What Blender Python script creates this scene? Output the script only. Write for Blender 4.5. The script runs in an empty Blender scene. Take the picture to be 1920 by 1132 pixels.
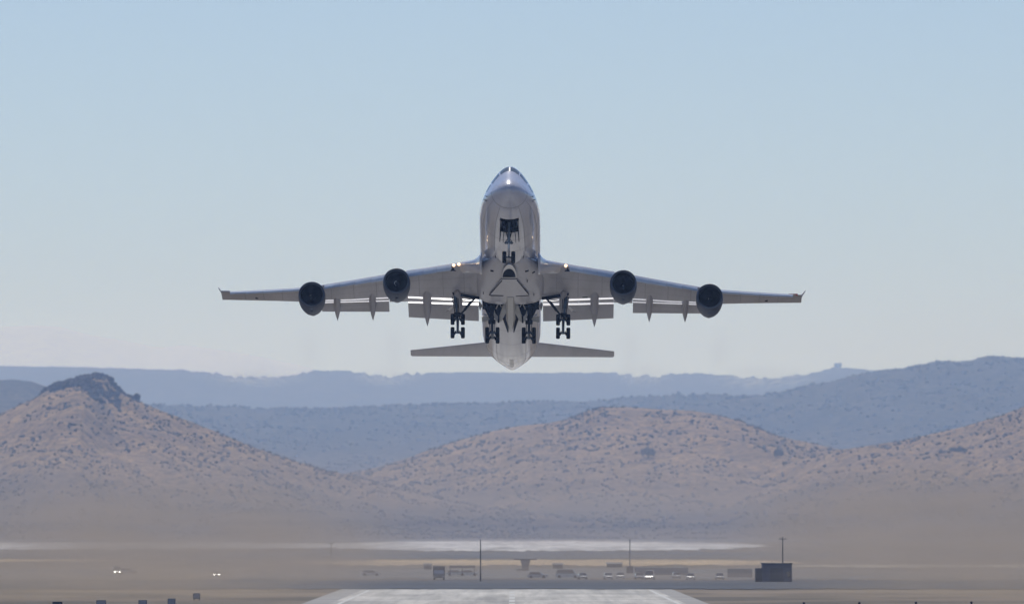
import bpy, bmesh, math, random
import numpy as np
from mathutils import Vector, Matrix, Euler

# ------------------------------------------------------------------ camera, sky, sun, exposure
S = bpy.context.scene
COL = S.collection
FPX = 17300.0            # focal length in pixels of a 1920 px wide frame
HOR = 985.0              # pixel row of the true horizon
CAMH = 11.5              # metres above the runway
cd = bpy.data.cameras.new('camera')
cam = bpy.data.objects.new('camera', cd)
COL.objects.link(cam)
cd.sensor_width = 36.0
cd.lens = 36.0 * FPX / 1920.0
cd.clip_start = 1.0
cd.clip_end = 120000.0
cam.location = (0, 0, CAMH)
cam.rotation_euler = (math.radians(90) + math.atan((HOR - 566.0) / FPX), 0, 0)
cd.dof.use_dof = True
cd.dof.focus_distance = 1000.0
cd.dof.aperture_fstop = (cd.lens / 1000.0) / 0.28
S.camera = cam

SUN_EL, SUN_AZ = 58.0, -7.0      # azimuth from +Y (the view direction), negative is to the left
W = bpy.data.worlds.new('World')
S.world = W
W.use_nodes = True
wn, wl = W.node_tree.nodes, W.node_tree.links
wn.clear()
sky = wn.new('ShaderNodeTexSky')
sky.sky_type = 'NISHITA'
sky.sun_disc = False
sky.sun_elevation = math.radians(SUN_EL)
sky.sun_rotation = math.radians(SUN_AZ)
sky.altitude = 5000
sky.air_density = 1.2
sky.dust_density = 0.3
sky.ozone_density = 3.0
bg = wn.new('ShaderNodeBackground')
bg.inputs['Strength'].default_value = 0.086
wo = wn.new('ShaderNodeOutputWorld')
tint = wn.new('ShaderNodeMix'); tint.data_type = 'RGBA'; tint.blend_type = 'MULTIPLY'
tint.inputs[0].default_value = 1.0
tint.inputs[7].default_value = (0.985, 0.97, 1.04, 1)      # the photograph's cooler white balance
wl.new(sky.outputs[0], tint.inputs[6])
wl.new(tint.outputs[2], bg.inputs['Color'])
wl.new(bg.outputs[0], wo.inputs['Surface'])

sl = bpy.data.lights.new('sun', 'SUN')
sl.energy = 3.6
sl.angle = math.radians(0.53)
sl.color = (1.0, 0.965, 0.92)
sun = bpy.data.objects.new('sun', sl)
COL.objects.link(sun)
_az, _el = math.radians(SUN_AZ), math.radians(SUN_EL)
sdir = Vector((math.sin(_az) * math.cos(_el), math.cos(_az) * math.cos(_el), math.sin(_el)))
sun.rotation_euler = sdir.to_track_quat('Z', 'Y').to_euler()
sun.location = (0, 0, 300)

S.view_settings.view_transform = 'Standard'
S.view_settings.look = 'None'
S.view_settings.exposure = 0.0
S.view_settings.gamma = 1.0
S.view_settings.use_curve_mapping = False
S.render.engine = 'CYCLES'
S.cycles.use_denoising = True
S.cycles.max_bounces = 6
S.cycles.volume_bounces = 2
S.cycles.transparent_max_bounces = 16
S.cycles.volume_max_steps = 256

# ------------------------------------------------------------------ helpers
rng = np.random.default_rng(7)
random.seed(7)

def P(px, py, d):
    """a point of the place seen at pixel (px, py) when it is d metres away"""
    return ((px - 960.0) / FPX * d, d, CAMH + (HOR - py) / FPX * d)

def tag(o, label=None, cat=None, group=None, kind=None):
    if label: o['label'] = label
    if cat: o['category'] = cat
    if group: o['group'] = group
    if kind: o['kind'] = kind
    return o

def link(name, me, m=None, parent=None, smooth=False):
    if m is not None:
        me.materials.append(m)
    if smooth:
        me.polygons.foreach_set('use_smooth', [True] * len(me.polygons))
    o = bpy.data.objects.new(name, me)
    COL.objects.link(o)
    if parent is not None:
        o.parent = parent
    return o

def empty(name, loc=(0, 0, 0), rot=(0, 0, 0)):
    o = bpy.data.objects.new(name, None)
    COL.objects.link(o)
    o.location = loc
    o.rotation_euler = rot
    return o

def copy_tree(o, parent=None):
    c = o.copy()
    COL.objects.link(c)
    if parent is not None:
        c.parent = parent
    for ch in list(o.children):
        copy_tree(ch, c)
    return c

class G:
    """collects vertices and faces for ONE mesh object"""
    def __init__(s):
        s.v = []; s.f = []
    def add(s, vs, fs):
        b = len(s.v)
        s.v += [tuple(p) for p in vs]
        s.f += [tuple(b + i for i in f) for f in fs]
        return s
    def box(s, x0, x1, y0, y1, z0, z1):
        return s.add([(x0,y0,z0),(x1,y0,z0),(x1,y1,z0),(x0,y1,z0),(x0,y0,z1),(x1,y0,z1),(x1,y1,z1),(x0,y1,z1)],
                     [(0,3,2,1),(4,5,6,7),(0,1,5,4),(1,2,6,5),(2,3,7,6),(3,0,4,7)])
    def tube(s, a, b, ra, rb=None, n=12, caps=True):
        rb = ra if rb is None else rb
        a, b = Vector(a), Vector(b)
        q = (b - a).to_track_quat('Z', 'Y')
        vs = []
        for c, r in ((a, ra), (b, rb)):
            for i in range(n):
                t = 2 * math.pi * i / n
                vs.append(c + q @ Vector((r * math.cos(t), r * math.sin(t), 0)))
        fs = [(i, (i + 1) % n, n + (i + 1) % n, n + i) for i in range(n)]
        if caps:
            fs += [tuple(range(n - 1, -1, -1)), tuple(range(n, 2 * n))]
        return s.add(vs, fs)
    def loft(s, rings, closed=True, cap0=False, cap1=False):
        n = len(rings[0]); vs = [p for r in rings for p in r]; fs = []
        for k in range(len(rings) - 1):
            for i in range(n if closed else n - 1):
                j = (i + 1) % n
                fs.append((k*n+i, k*n+j, (k+1)*n+j, (k+1)*n+i))
        if cap0: fs.append(tuple(range(n - 1, -1, -1)))
        if cap1: fs.append(tuple(range((len(rings)-1)*n, len(rings)*n)))
        return s.add(vs, fs)
    def lathe_y(s, prof, n=32, cx=0, cz=0, cap0=False, cap1=False):
        """prof: list of (y, r[, dz])"""
        rings = []
        for p in prof:
            y, r = p[0], p[1]; dz = p[2] if len(p) > 2 else 0
            rings.append([(cx + r*math.cos(2*math.pi*i/n), y, cz + dz + r*math.sin(2*math.pi*i/n)) for i in range(n)])
        return s.loft(rings, True, cap0, cap1)
    def mesh(s, name):
        me = bpy.data.meshes.new(name)
        me.from_pydata(s.v, [], s.f)
        me.validate()
        return me
    def obj(s, name, m, parent=None, smooth=False, bevel=0, angle=None):
        me = s.mesh(name)
        bm = bmesh.new(); bm.from_mesh(me)
        bmesh.ops.recalc_face_normals(bm, faces=bm.faces)
        if angle is not None:
            for e in bm.edges:
                if len(e.link_faces) == 2 and e.calc_face_angle(0) > math.radians(angle):
                    e.smooth = False
        bm.to_mesh(me); bm.free()
        o = link(name, me, m, parent, smooth)
        if bevel:
            md = o.modifiers.new('bevel', 'BEVEL'); md.width = bevel; md.segments = 2; md.limit_method = 'ANGLE'
        return o

def nodes(name):
    m = bpy.data.materials.new(name)
    m.use_nodes = True
    nt = m.node_tree
    return m, nt.nodes, nt.links, nt.nodes['Principled BSDF']

def ramp(n, l, fac, stops):
    r = n.new('ShaderNodeValToRGB')
    e = r.color_ramp.elements
    while len(e) < len(stops): e.new(0.5)
    for i, (p, c) in enumerate(stops):
        e[i].position = p
        e[i].color = (*c, 1) if len(c) == 3 else c
    l.new(fac, r.inputs[0])
    return r.outputs[0]

def noise_tex(n, l, vec, scale, detail=4, rough=0.55):
    t = n.new('ShaderNodeTexNoise')
    t.inputs['Scale'].default_value = scale
    t.inputs['Detail'].default_value = detail
    t.inputs['Roughness'].default_value = rough
    if vec is not None: l.new(vec, t.inputs['Vector'])
    return t.outputs['Fac']

def mapping(n, l, coord, scale=(1, 1, 1), loc=(0, 0, 0)):
    tc = n.new('ShaderNodeTexCoord')
    mp = n.new('ShaderNodeMapping')
    mp.inputs['Scale'].default_value = scale
    mp.inputs['Location'].default_value = loc
    l.new(tc.outputs[coord], mp.inputs['Vector'])
    return mp.outputs[0]

def mixc(n, l, fac, a, b, mode='MIX'):
    x = n.new('ShaderNodeMix'); x.data_type = 'RGBA'; x.blend_type = mode
    def put(s, v):
        if hasattr(v, 'node') or isinstance(v, bpy.types.NodeSocket): l.new(v, s)
        elif isinstance(v, (int, float)): s.default_value = v
        else: s.default_value = (*v, 1)
    put(x.inputs[0], fac); put(x.inputs[6], a); put(x.inputs[7], b)
    return x.outputs[2]

def plain(name, col, rough=0.5, metal=0.0, var=0.12, scale=1.0, coat=0.0, spec=0.5):
    """a colour with slight soiling"""
    m, n, l, b = nodes(name)
    v = mapping(n, l, 'Object')
    f = noise_tex(n, l, v, scale, 5)
    lo = tuple(c * (1 - var) for c in col); hi = tuple(min(1, c * (1 + var)) for c in col)
    l.new(ramp(n, l, f, [(0.3, lo), (0.7, hi)]), b.inputs['Base Color'])
    b.inputs['Roughness'].default_value = rough
    b.inputs['Metallic'].default_value = metal
    b.inputs['Coat Weight'].default_value = coat
    b.inputs['Coat Roughness'].default_value = 0.08
    b.inputs['Specular IOR Level'].default_value = spec
    return m

def _lat(seed, shape=(256, 256)):
    return np.random.default_rng(seed).random(shape)
def vnoise(x, y, seed=0):
    t = _lat(seed)
    xi = np.floor(x).astype(int); yi = np.floor(y).astype(int)
    fx = x - xi; fy = y - yi
    fx = fx*fx*(3-2*fx); fy = fy*fy*(3-2*fy)
    g = lambda a, b: t[a & 255, b & 255]
    return (g(xi,yi)*(1-fx)+g(xi+1,yi)*fx)*(1-fy)+(g(xi,yi+1)*(1-fx)+g(xi+1,yi+1)*fx)*fy
def fbm(x, y, oct=5, seed=0, gain=0.5):
    s = 0; a = 1; t = 0
    for k in range(oct):
        s = s + a * vnoise(x * 2**k + 17.3*k, y * 2**k + 9.1*k, seed + k); t += a; a *= gain
    return s / t

def grid_mesh(name, X, Y, Z):
    ny, nx = X.shape
    me = bpy.data.meshes.new(name)
    co = np.stack([X, Y, Z], -1).reshape(-1, 3).astype(np.float32)
    idx = np.arange(nx * ny).reshape(ny, nx)
    q = np.stack([idx[:-1,:-1], idx[:-1,1:], idx[1:,1:], idx[1:,:-1]], -1).reshape(-1, 4)
    me.vertices.add(len(co)); me.vertices.foreach_set('co', co.ravel())
    me.loops.add(q.size); me.loops.foreach_set('vertex_index', q.ravel().astype(np.int32))
    me.polygons.add(len(q)); me.polygons.foreach_set('loop_start', (np.arange(len(q))*4).astype(np.int32))
    me.polygons.foreach_set('use_smooth', np.ones(len(q), bool))
    me.update(); me.validate()
    return me

# ------------------------------------------------------------------ ground materials
def desert_mat():
    m, n, l, b = nodes('desert_ground')
    v = mapping(n, l, 'Object')
    a = noise_tex(n, l, v, 0.004, 6)
    c1 = ramp(n, l, a, [(0.35, (0.13, 0.11, 0.085)), (0.62, (0.22, 0.18, 0.14))])
    v2 = mapping(n, l, 'Object', (1, 0.4, 1))
    s = noise_tex(n, l, v2, 0.03, 5)
    c2 = ramp(n, l, s, [(0.42, (0.08, 0.075, 0.06)), (0.55, (0.22, 0.18, 0.135))])
    l.new(mixc(n, l, 0.5, c1, c2), b.inputs['Base Color'])
    b.inputs['Roughness'].default_value = 0.95
    b.inputs['Specular IOR Level'].default_value = 0.1
    return m

def hill_mat(name, light, dark, rust, scale=1.0, lo=0.42, hi=0.58, dots=True, low=None):
    m, n, l, b = nodes(name)
    v = mapping(n, l, 'Object')
    a = noise_tex(n, l, v, 0.012 * scale, 6)
    c = ramp(n, l, a, [(0.35, light), (0.65, rust)])
    s = noise_tex(n, l, v, 0.11 * scale, 6, 0.65)
    if dots:
        f = ramp(n, l, s, [(lo, (0, 0, 0)), (hi, (1, 1, 1))])
        c = mixc(n, l, f, dark, c)
    if low is not None:      # colour darkens towards the flatter foot of the hills, in patches
        tc = n.new('ShaderNodeTexCoord'); sx = n.new('ShaderNodeSeparateXYZ'); l.new(tc.outputs['Object'], sx.inputs[0])
        big = noise_tex(n, l, v, 0.006, 5, 0.65)
        ad = n.new('ShaderNodeMath'); ad.operation = 'MULTIPLY_ADD'; l.new(big, ad.inputs[0]); ad.inputs[1].default_value = 150.0; l.new(sx.outputs['Z'], ad.inputs[2])
        mr = n.new('ShaderNodeMapRange'); mr.inputs['From Min'].default_value = 85; mr.inputs['From Max'].default_value = 145
        mr.inputs['To Min'].default_value = 0.9; mr.inputs['To Max'].default_value = 0.0
        l.new(ad.outputs[0], mr.inputs['Value'])
        c = mixc(n, l, mr.outputs[0], c, low)
    l.new(c, b.inputs['Base Color'])
    b.inputs['Roughness'].default_value = 0.95
    b.inputs['Specular IOR Level'].default_value = 0.1
    bp = n.new('ShaderNodeBump'); bp.inputs['Strength'].default_value = 0.6; bp.inputs['Distance'].default_value = 1.5
    l.new(s, bp.inputs['Height']); l.new(bp.outputs[0], b.inputs['Normal'])
    return m

# ------------------------------------------------------------------ ground sheets
M_desert = desert_mat()
g = G()
xs = [-28000, -6000, -1500, 0, 1500, 6000, 28000]
ys = [-4000, 0, 2000, 5000, 12000, 49000]
X, Y = np.meshgrid(np.array(xs, float), np.array(ys, float))
tag(link('ground', grid_mesh('ground', X, Y, X * 0), M_desert), kind='structure')

def strip(name, x0, x1, y0, y1, z, m, edge, step, kind='structure', ends=0.0, seed=3, smooth=1.0):
    """a flat patch of ground whose long edges wander by 'edge' metres"""
    n = max(2, int((x1 - x0) / step))
    x = np.linspace(x0, x1, n)
    e0 = (fbm(x * smooth / step / 3.0, x * 0 + 1.5, 4, seed) - 0.5) * 2 * edge
    e1 = (fbm(x * smooth / step / 3.0, x * 0 + 7.5, 4, seed + 20) - 0.5) * 2 * edge
    t = np.clip(np.minimum(x - x0, x1 - x) / max(ends, 1e-6), 0, 1) if ends else np.ones(n)
    t = np.sqrt(t)
    mid = (y0 + y1) / 2
    a = mid + (y0 + e0 - mid) * t; b_ = mid + (y1 + e1 - mid) * t
    Xg = np.stack([x, x]); Yg = np.stack([a, b_])
    return tag(link(name, grid_mesh(name, Xg, Yg, Xg * 0 + z), m), kind=kind)

def playa_mat():
    m, n, l, b = nodes('pale_playa')
    v = mapping(n, l, 'Object', (1, 0.03, 1))
    f = noise_tex(n, l, v, 0.06, 6, 0.7)
    v2 = mapping(n, l, 'Object', (0.25, 0.05, 1))
    f2 = noise_tex(n, l, v2, 0.05, 5, 0.6)
    c = ramp(n, l, f, [(0.36, (0.30, 0.28, 0.26)), (0.56, (0.56, 0.54, 0.52))])
    c2 = ramp(n, l, f2, [(0.38, (0.62, 0.60, 0.58)), (0.58, (1, 1, 1))])
    l.new(mixc(n, l, 1.0, c, c2, 'MULTIPLY'), b.inputs['Base Color'])
    b.inputs['Roughness'].default_value = 0.95
    return m
M_playa = playa_mat()
M_grass = plain('dry_grass', (0.50, 0.37, 0.21), 0.95, var=0.2, scale=0.01)
M_scrub = plain('dark_scrub_ground', (0.085, 0.08, 0.075), 0.95, var=0.3, scale=0.01)
M_verge = plain('dark_verge_ground', (0.045, 0.048, 0.055), 0.95, var=0.3, scale=0.02)  # dark band of ground beyond the end of the runway
M_apron = plain('apron_asphalt', (0.10, 0.10, 0.10), 0.9, var=0.15, scale=0.02)
strip('dark_scrub_ground', -6000, 6000, 6500, 9000, 0.05, M_scrub, 120, 60)
strip('playa', -1500, 60, 4450, 6300, 0.10, M_playa, 260, 2.0, ends=300)
strip('playa_bed', -130, 150, 4200, 6900, 0.15, M_playa, 330, 1.3, ends=90, seed=9)
strip('scrub_strip', -1500, 1500, 3200, 4000, 0.10, M_scrub, 160, 3)
strip('dry_grass_strip', -68, 90, 2660, 3080, 0.15, M_grass, 110, 0.9, ends=25, seed=5)
strip('far_dry_grass', -400, -120, 2900, 3150, 0.15, M_grass, 90, 2, ends=60, seed=6)
strip('sand_strip', 74, 200, 2500, 2700, 0.20, plain('pale_sand', (0.56, 0.50, 0.38), 0.9, var=0.15, scale=0.02), 65, 0.8, ends=30, seed=8)
strip('apron', -700, 700, 2000, 2480, 0.05, M_apron, 60, 1.5, seed=12)
strip('dark_verge', -400, 400, 1672, 1960, 0.10, M_verge, 26, 1.0, seed=15)
# ------------------------------------------------------------------ runway
def runway_mat():
    m, n, l, b = nodes('runway_concrete')
    v = mapping(n, l, 'Object', (1, 0.06, 1))
    a = noise_tex(n, l, v, 0.10, 6, 0.65)
    c1 = ramp(n, l, a, [(0.34, (0.30, 0.29, 0.27)), (0.6, (0.54, 0.52, 0.48))])
    v2 = mapping(n, l, 'Object', (1, 0.012, 1))
    s = noise_tex(n, l, v2, 0.7, 4)
    c2 = ramp(n, l, s, [(0.4, (0.82, 0.82, 0.82)), (0.6, (1, 1, 1))])
    v3 = mapping(n, l, 'Object', (0.25, 1, 1))
    s3 = noise_tex(n, l, v3, 0.035, 4, 0.7)
    c3 = ramp(n, l, s3, [(0.35, (0.78, 0.77, 0.75)), (0.6, (1, 1, 1))])
    c = mixc(n, l, 1.0, c1, c2, 'MULTIPLY')
    l.new(mixc(n, l, 1.0, c, c3, 'MULTIPLY'), b.inputs['Base Color'])
    b.inputs['Roughness'].default_value = 0.9
    return m
M_run = runway_mat()
M_paint = plain('runway_paint', (0.46, 0.46, 0.44), 0.8, var=0.12, scale=0.05)
M_should = plain('shoulder_asphalt', (0.26, 0.25, 0.235), 0.9, var=0.2, scale=0.04)
strip('runway_shoulder', -30.9, 28.9, -600, 1668, 0.054, M_should, 14, 0.8, seed=21)
strip('runway', -26.8, 25.6, -600, 1660, 0.058, M_run, 14, 0.8, seed=22)
g = G()
for s in (-1, 1):
    g.box(s*25-0.75, s*25-0.15, -600, 1640, 0.060, 0.064)
k = 0
for y0 in range(-560, 1580, 61):
    g.box(-0.45, 0.45, y0, y0 + 36, 0.060, 0.064)
tag(g.obj('runway_marking', M_paint), kind='structure')

# ------------------------------------------------------------------ hills
def ridge(name, prof, d_of, m, x_lo, x_hi, step, front, back, sub, rough, rscale, seed, foot=1.6, crestjag=0.0, gully=0.0, ragged=()):
    """a range of hills as a height field. prof: crest line as (px, py); d_of(px): distance of the crest"""
    px = np.array([p[0] for p in prof], float); py = np.array([p[1] for p in prof], float)
    dm = float(d_of(960.0))
    x = np.arange(x_lo, x_hi, step)
    ppx = x / dm * FPX + 960
    dc = d_of(ppx)
    ppx = x / dc * FPX + 960
    cy = np.interp(ppx, px, py)
    if crestjag:
        jag = crestjag + 0 * ppx
        for (c0, hw, am) in ragged:
            jag = jag + am * np.exp(-((ppx - c0) / hw) ** 2)
        jag = (fbm(ppx / 9.0, ppx * 0 + 3.3, 4, seed + 40, 0.75) - 0.5) * 2.4 * jag / FPX * dc
    else:
        jag = 0 * ppx
    H = CAMH + (HOR - cy) / FPX * dc
    y = np.arange(-front, back, sub)
    T = y[:, None]
    wander = (fbm(x / (front * 0.25), x * 0 + 2.2, 3, seed + 70) - 0.5)[None, :]
    ff = front * (0.85 + 0.6 * wander)
    u = np.clip(-T / ff, 0, 1); v = np.clip(T / back, 0, 1)
    w = np.where(T < 0, (1 - u) ** foot * (1 + 0.9*u*(1-u)), 1 - v ** 1.5)
    X = np.broadcast_to(x, w.shape); Y = T + dc[None, :]
    Z = H[None, :] * w
    n1 = fbm(X / rscale, Y / (rscale * 1.3), 6, seed) - 0.5
    g1 = np.abs(fbm(X / (rscale * 0.6) + Y / (rscale * 4), Y / (rscale * 3), 4, seed + 9) - 0.5)
    amp = np.clip(np.abs(T) / (front * 0.12), 0, 1)
    amp = amp * np.clip(w * 3, 0, 1)
    Z = Z + n1 * rough * amp - g1 * gully * amp
    Z = Z + jag[None, :] * np.exp(-np.abs(T) / (2.5 * sub))
    Z = Z - 0.5 * (w < 0.01)
    o = tag(link(name, grid_mesh(name, X, Y, Z), m), kind='structure')
    return X, Y, Z

M_h1 = hill_mat('near_hill_earth', (0.34, 0.225, 0.11), (0.10, 0.07, 0.04), (0.21, 0.14, 0.075), 1.0, 0.40, 0.55, low=(0.055, 0.046, 0.038))
M_h2 = hill_mat('mid_hill_earth', (0.12, 0.10, 0.07), (0.02, 0.02, 0.018), (0.07, 0.06, 0.045), 0.6, 0.42, 0.60)
M_h4 = hill_mat('hazed_mountain_rock', (0.68, 0.72, 0.76), (0.60, 0.64, 0.68), (0.64, 0.68, 0.72), 0.1)  # near-white rock colour imitates thick haze over the distant range
M_h3 = hill_mat('far_hill_earth', (0.10, 0.08, 0.06), (0.05, 0.045, 0.04), (0.08, 0.07, 0.055), 0.2)

butte = [(-900, 900), (-500, 860), (-200, 815), (-60, 790), (0, 775), (30, 762), (70, 743), (90, 728), (110, 718), (140, 710), (170, 703), (200, 706), (215, 724),
         (235, 739), (262, 752), (290, 765), (330, 780), (370, 795), (420, 815), (480, 840), (540, 860), (600, 878), (660, 892), (760, 915), (900, 950), (1100, 980), (1300, 984)]
B = ridge('butte_hill', butte, lambda p: 9300.0 + 0*p, M_h1, -780, 210, 3.2, 1700, 1200, 7, 20, 100, 3, 1.35, crestjag=1.0, gully=30)
centre = [(-200, 985), (300, 960), (500, 915), (600, 895), (660, 885), (700, 878), (760, 860), (820, 838), (880, 820), (930, 806), (980, 797), (1030, 793), (1070, 783), (1100, 770), (1130, 763),
          (1180, 763), (1230, 767), (1290, 769), (1340, 776), (1390, 790), (1430, 805), (1470, 820), (1530, 833), (1600, 847), (1700, 880), (1800, 930), (2100, 985)]
Cc = ridge('centre_hill', centre, lambda p: 11000.0 + 0*p, M_h1, -580, 770, 4, 2200, 1400, 8, 26, 125, 11, 1.3, crestjag=1.0, gully=38)
right = [(1000, 984), (1250, 960), (1400, 900), (1500, 860), (1580, 842), (1640, 833), (1700, 824), (1760, 811), (1820, 796), (1870, 781), (1920, 763), (2000, 738), (2200, 700), (2500, 690), (2900, 760), (3400, 900)]
R_ = ridge('right_hill', right, lambda p: 10200.0 + 0*p, M_h1, 55, 1260, 4, 2100, 1300, 8, 24, 115, 17, 1.3, crestjag=1.0, gully=34)
knoll = [(-700, 960), (-400, 800), (-200, 745), (-60, 722), (-10, 713), (25, 711), (60, 715), (85, 724), (150, 745), (300, 810), (500, 940)]
ridge('small_round_hill', knoll, lambda p: 14500.0 + 0*p, M_h2, -1380, -345, 6, 1900, 1200, 10, 10, 90, 23, 1.3, crestjag=1)
mid = [(-1500, 800), (-500, 770), (0, 757), (290, 758), (400, 762), (500, 766), (620, 765), (760, 758), (900, 756), (960, 755), (1050, 754), (1100, 752), (1150, 748), (1200, 742), (1260, 739), (1330, 738), (1400, 742),
       (1450, 738), (1500, 727), (1560, 717), (1590, 706), (1640, 696), (1700, 690), (1750, 678), (1775, 676), (1795, 679), (1820, 675), (1850, 667), (1880, 668), (1905, 671), (1960, 672), (2200, 690), (2700, 720), (3400, 790)]
MR = ridge('mid_ridge', mid, lambda p: 19000.0 + 0*p, M_h2, -2700, 2700, 4.5, 4500, 2200, 40, 60, 330, 31, 1.2, crestjag=2.0, gully=45, ragged=((430, 110, 6), (700, 90, 7), (1230, 110, 6), (1440, 60, 5)))
far = [(-1500, 690), (0, 685), (100, 687), (200, 689), (340, 692), (400, 698), (460, 705), (520, 705), (560, 699), (590, 693), (660, 694), (700, 702), (740, 706), (770, 700), (800, 698), (900, 697), (1000, 698), (1150, 697), (1180, 703), (1230, 705), (1260, 698), (1320, 698), (1370, 705), (1430, 710), (1500, 702), (1545, 692), (1560, 688), (1590, 689),
       (1640, 693), (1800, 700), (2200, 710), (3400, 730)]
ridge('far_ridge', far, lambda p: 30000.0 + 0*p, M_h3, -4200, 4200, 5, 4000, 2000, 90, 60, 500, 41, 1.2, crestjag=1.8, gully=40, ragged=((450, 90, 8), (590, 50, 5), (730, 70, 9), (1200, 80, 9), (1430, 110, 10)))
dist = [(-1500, 640), (-300, 618), (0, 613), (60, 610), (110, 612), (170, 628), (240, 640), (300, 652), (345, 646), (400, 654), (470, 665), (560, 684), (700, 720), (900, 760)]
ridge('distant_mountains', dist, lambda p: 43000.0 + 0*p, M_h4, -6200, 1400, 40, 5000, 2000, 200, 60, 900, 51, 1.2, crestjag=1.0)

# rocky cap of the butte: one weathered lump of dark rock with ledges, and loose boulders beside it
M_rock = hill_mat('dark_rock', (0.07, 0.055, 0.045), (0.02, 0.018, 0.018), (0.11, 0.075, 0.055), 4.0, 0.44, 0.56)
def rock(name, c, size, seed, m=M_rock, res=5, rough=0.32, cut=True):
    me = bpy.data.meshes.new(name)
    bm = bmesh.new()
    bmesh.ops.create_icosphere(bm, subdivisions=res, radius=1)
    r = random.Random(seed)
    offs = np.array([r.uniform(0, 90) for _ in range(3)])
    co = np.array([v.co[:] for v in bm.verts])
    n1 = fbm(co[:, 0]*2.2 + offs[0] + co[:, 1]*1.3, co[:, 2]*2.6 + offs[1] + co[:, 1], 5, seed) - 0.5
    n2 = np.abs(fbm(co[:, 0]*5 + offs[2] - co[:, 1]*3, co[:, 2]*7 + offs[0], 4, seed + 5) - 0.5)
    f = 1 + n1 * 2 * rough - n2 * rough
    co = co * f[:, None]
    z = co[:, 2]
    z = np.round(z * 7) / 7 * 0.6 + z * 0.4          # ledges
    co[:, 2] = z
    for v, p in zip(bm.verts, co):
        v.co = (p[0]*size[0], p[1]*size[1], p[2]*size[2])
    bm.to_mesh(me); bm.free()
    o = link(name, me, m)
    o.location = c
    return o
def hill_z(F, x, y):
    X, Y, Z = F
    i = int(np.clip(np.searchsorted(X[0], x), 0, X.shape[1]-1))
    j = int(np.clip(np.searchsorted(Y[:, i], y), 0, X.shape[0]-1))
    return float(Z[j, i])
def rock_at(px, py, w_px, h_px, d, depth, seed, label, name='rock_outcrop'):
    c = P(px, py, d)
    s = d / FPX
    o = rock(name, c, (w_px/2*s, depth, h_px/2*s), seed)
    tag(o, label, 'rock', 'rock outcrops on the butte and the hill crest')
    return o
def bedrock():
    """the rocky cap of the butte: one outcrop of many fused angular blocks following the crest"""
    r = random.Random(5); D = 9290.0; s = D / FPX
    bm = bmesh.new()
    crest = [(72, 742), (84, 727), (92, 722), (110, 714), (135, 708), (158, 701), (178, 697), (200, 700), (211, 712), (218, 722), (232, 734), (246, 739), (262, 750)]
    cx = [p[0] for p in crest]; cy = [p[1] for p in crest]
    spots = []
    for k in range(70):
        x = 74 + 186 * (k + r.random()) / 70
        top = float(np.interp(x, cx, cy)) + r.uniform(0, 2.5)
        w = r.uniform(6, 13); h = r.uniform(6, 11)
        spots.append((x, top + h / 2, w, h, D + r.uniform(-6, 6)))
    for k in range(190):        # cap body, plus dark blocks that paint the shaded face at its right end
        x = r.uniform(100, 222)
        t0 = float(np.interp(x, cx, cy)); deep = float(np.interp(x, [100, 150, 165, 215, 222], [8, 14, 48, 50, 30]))
        w = r.uniform(8, 18); h = r.uniform(7, 14)
        y = t0 + 5 + r.random() * deep
        dd = D - 20
        for q in np.arange(8700, 9320, 4.0):
            p = P(x, y, q)
            if hill_z(B, p[0], p[1]) >= p[2]:
                dd = q; break
        spots.append((x, y, w, h, dd + r.uniform(-2, 1)))
    for (x, y, w, h, d) in spots:
        v = bmesh.ops.create_icosphere(bm, subdivisions=2, radius=1)['verts']
        ph = [r.uniform(0, 6) for _ in range(6)]
        c = P(x, y, d); e = r.uniform(-.35, .35)
        for q in v:
            f = 1 + .28 * math.sin(3.1*q.co.x + ph[0]) * math.sin(3.7*q.co.y + ph[1]) + .22 * math.sin(6.1*q.co.z + ph[2] + 3*q.co.x) + r.uniform(-.07, .07)
            p = q.co * f
            p.z = round(p.z * 3) / 3 * .5 + p.z * .5
            q.co = (c[0] + (p.x + e*p.z) * w/2*s, c[1] + p.y * w*.5*s, c[2] + p.z * h/2*s)
    me = bpy.data.meshes.new('rock_cap'); bm.to_mesh(me); bm.free()
    tag(link('rock_cap', me, M_rock), kind='structure')
bedrock()
rock_at(257, 744, 13, 14, 9288, 5, 6, 'small lone boulder on the right skyline of the butte')
rock_at(1133, 767, 46, 10, 10990, 12, 7, 'low dark rock rib on the crest of the centre hill')
rock_at(884, 888, 28, 12, 10350, 5, 8, 'dark flat boulder low on the left slope of the centre hill')

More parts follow.
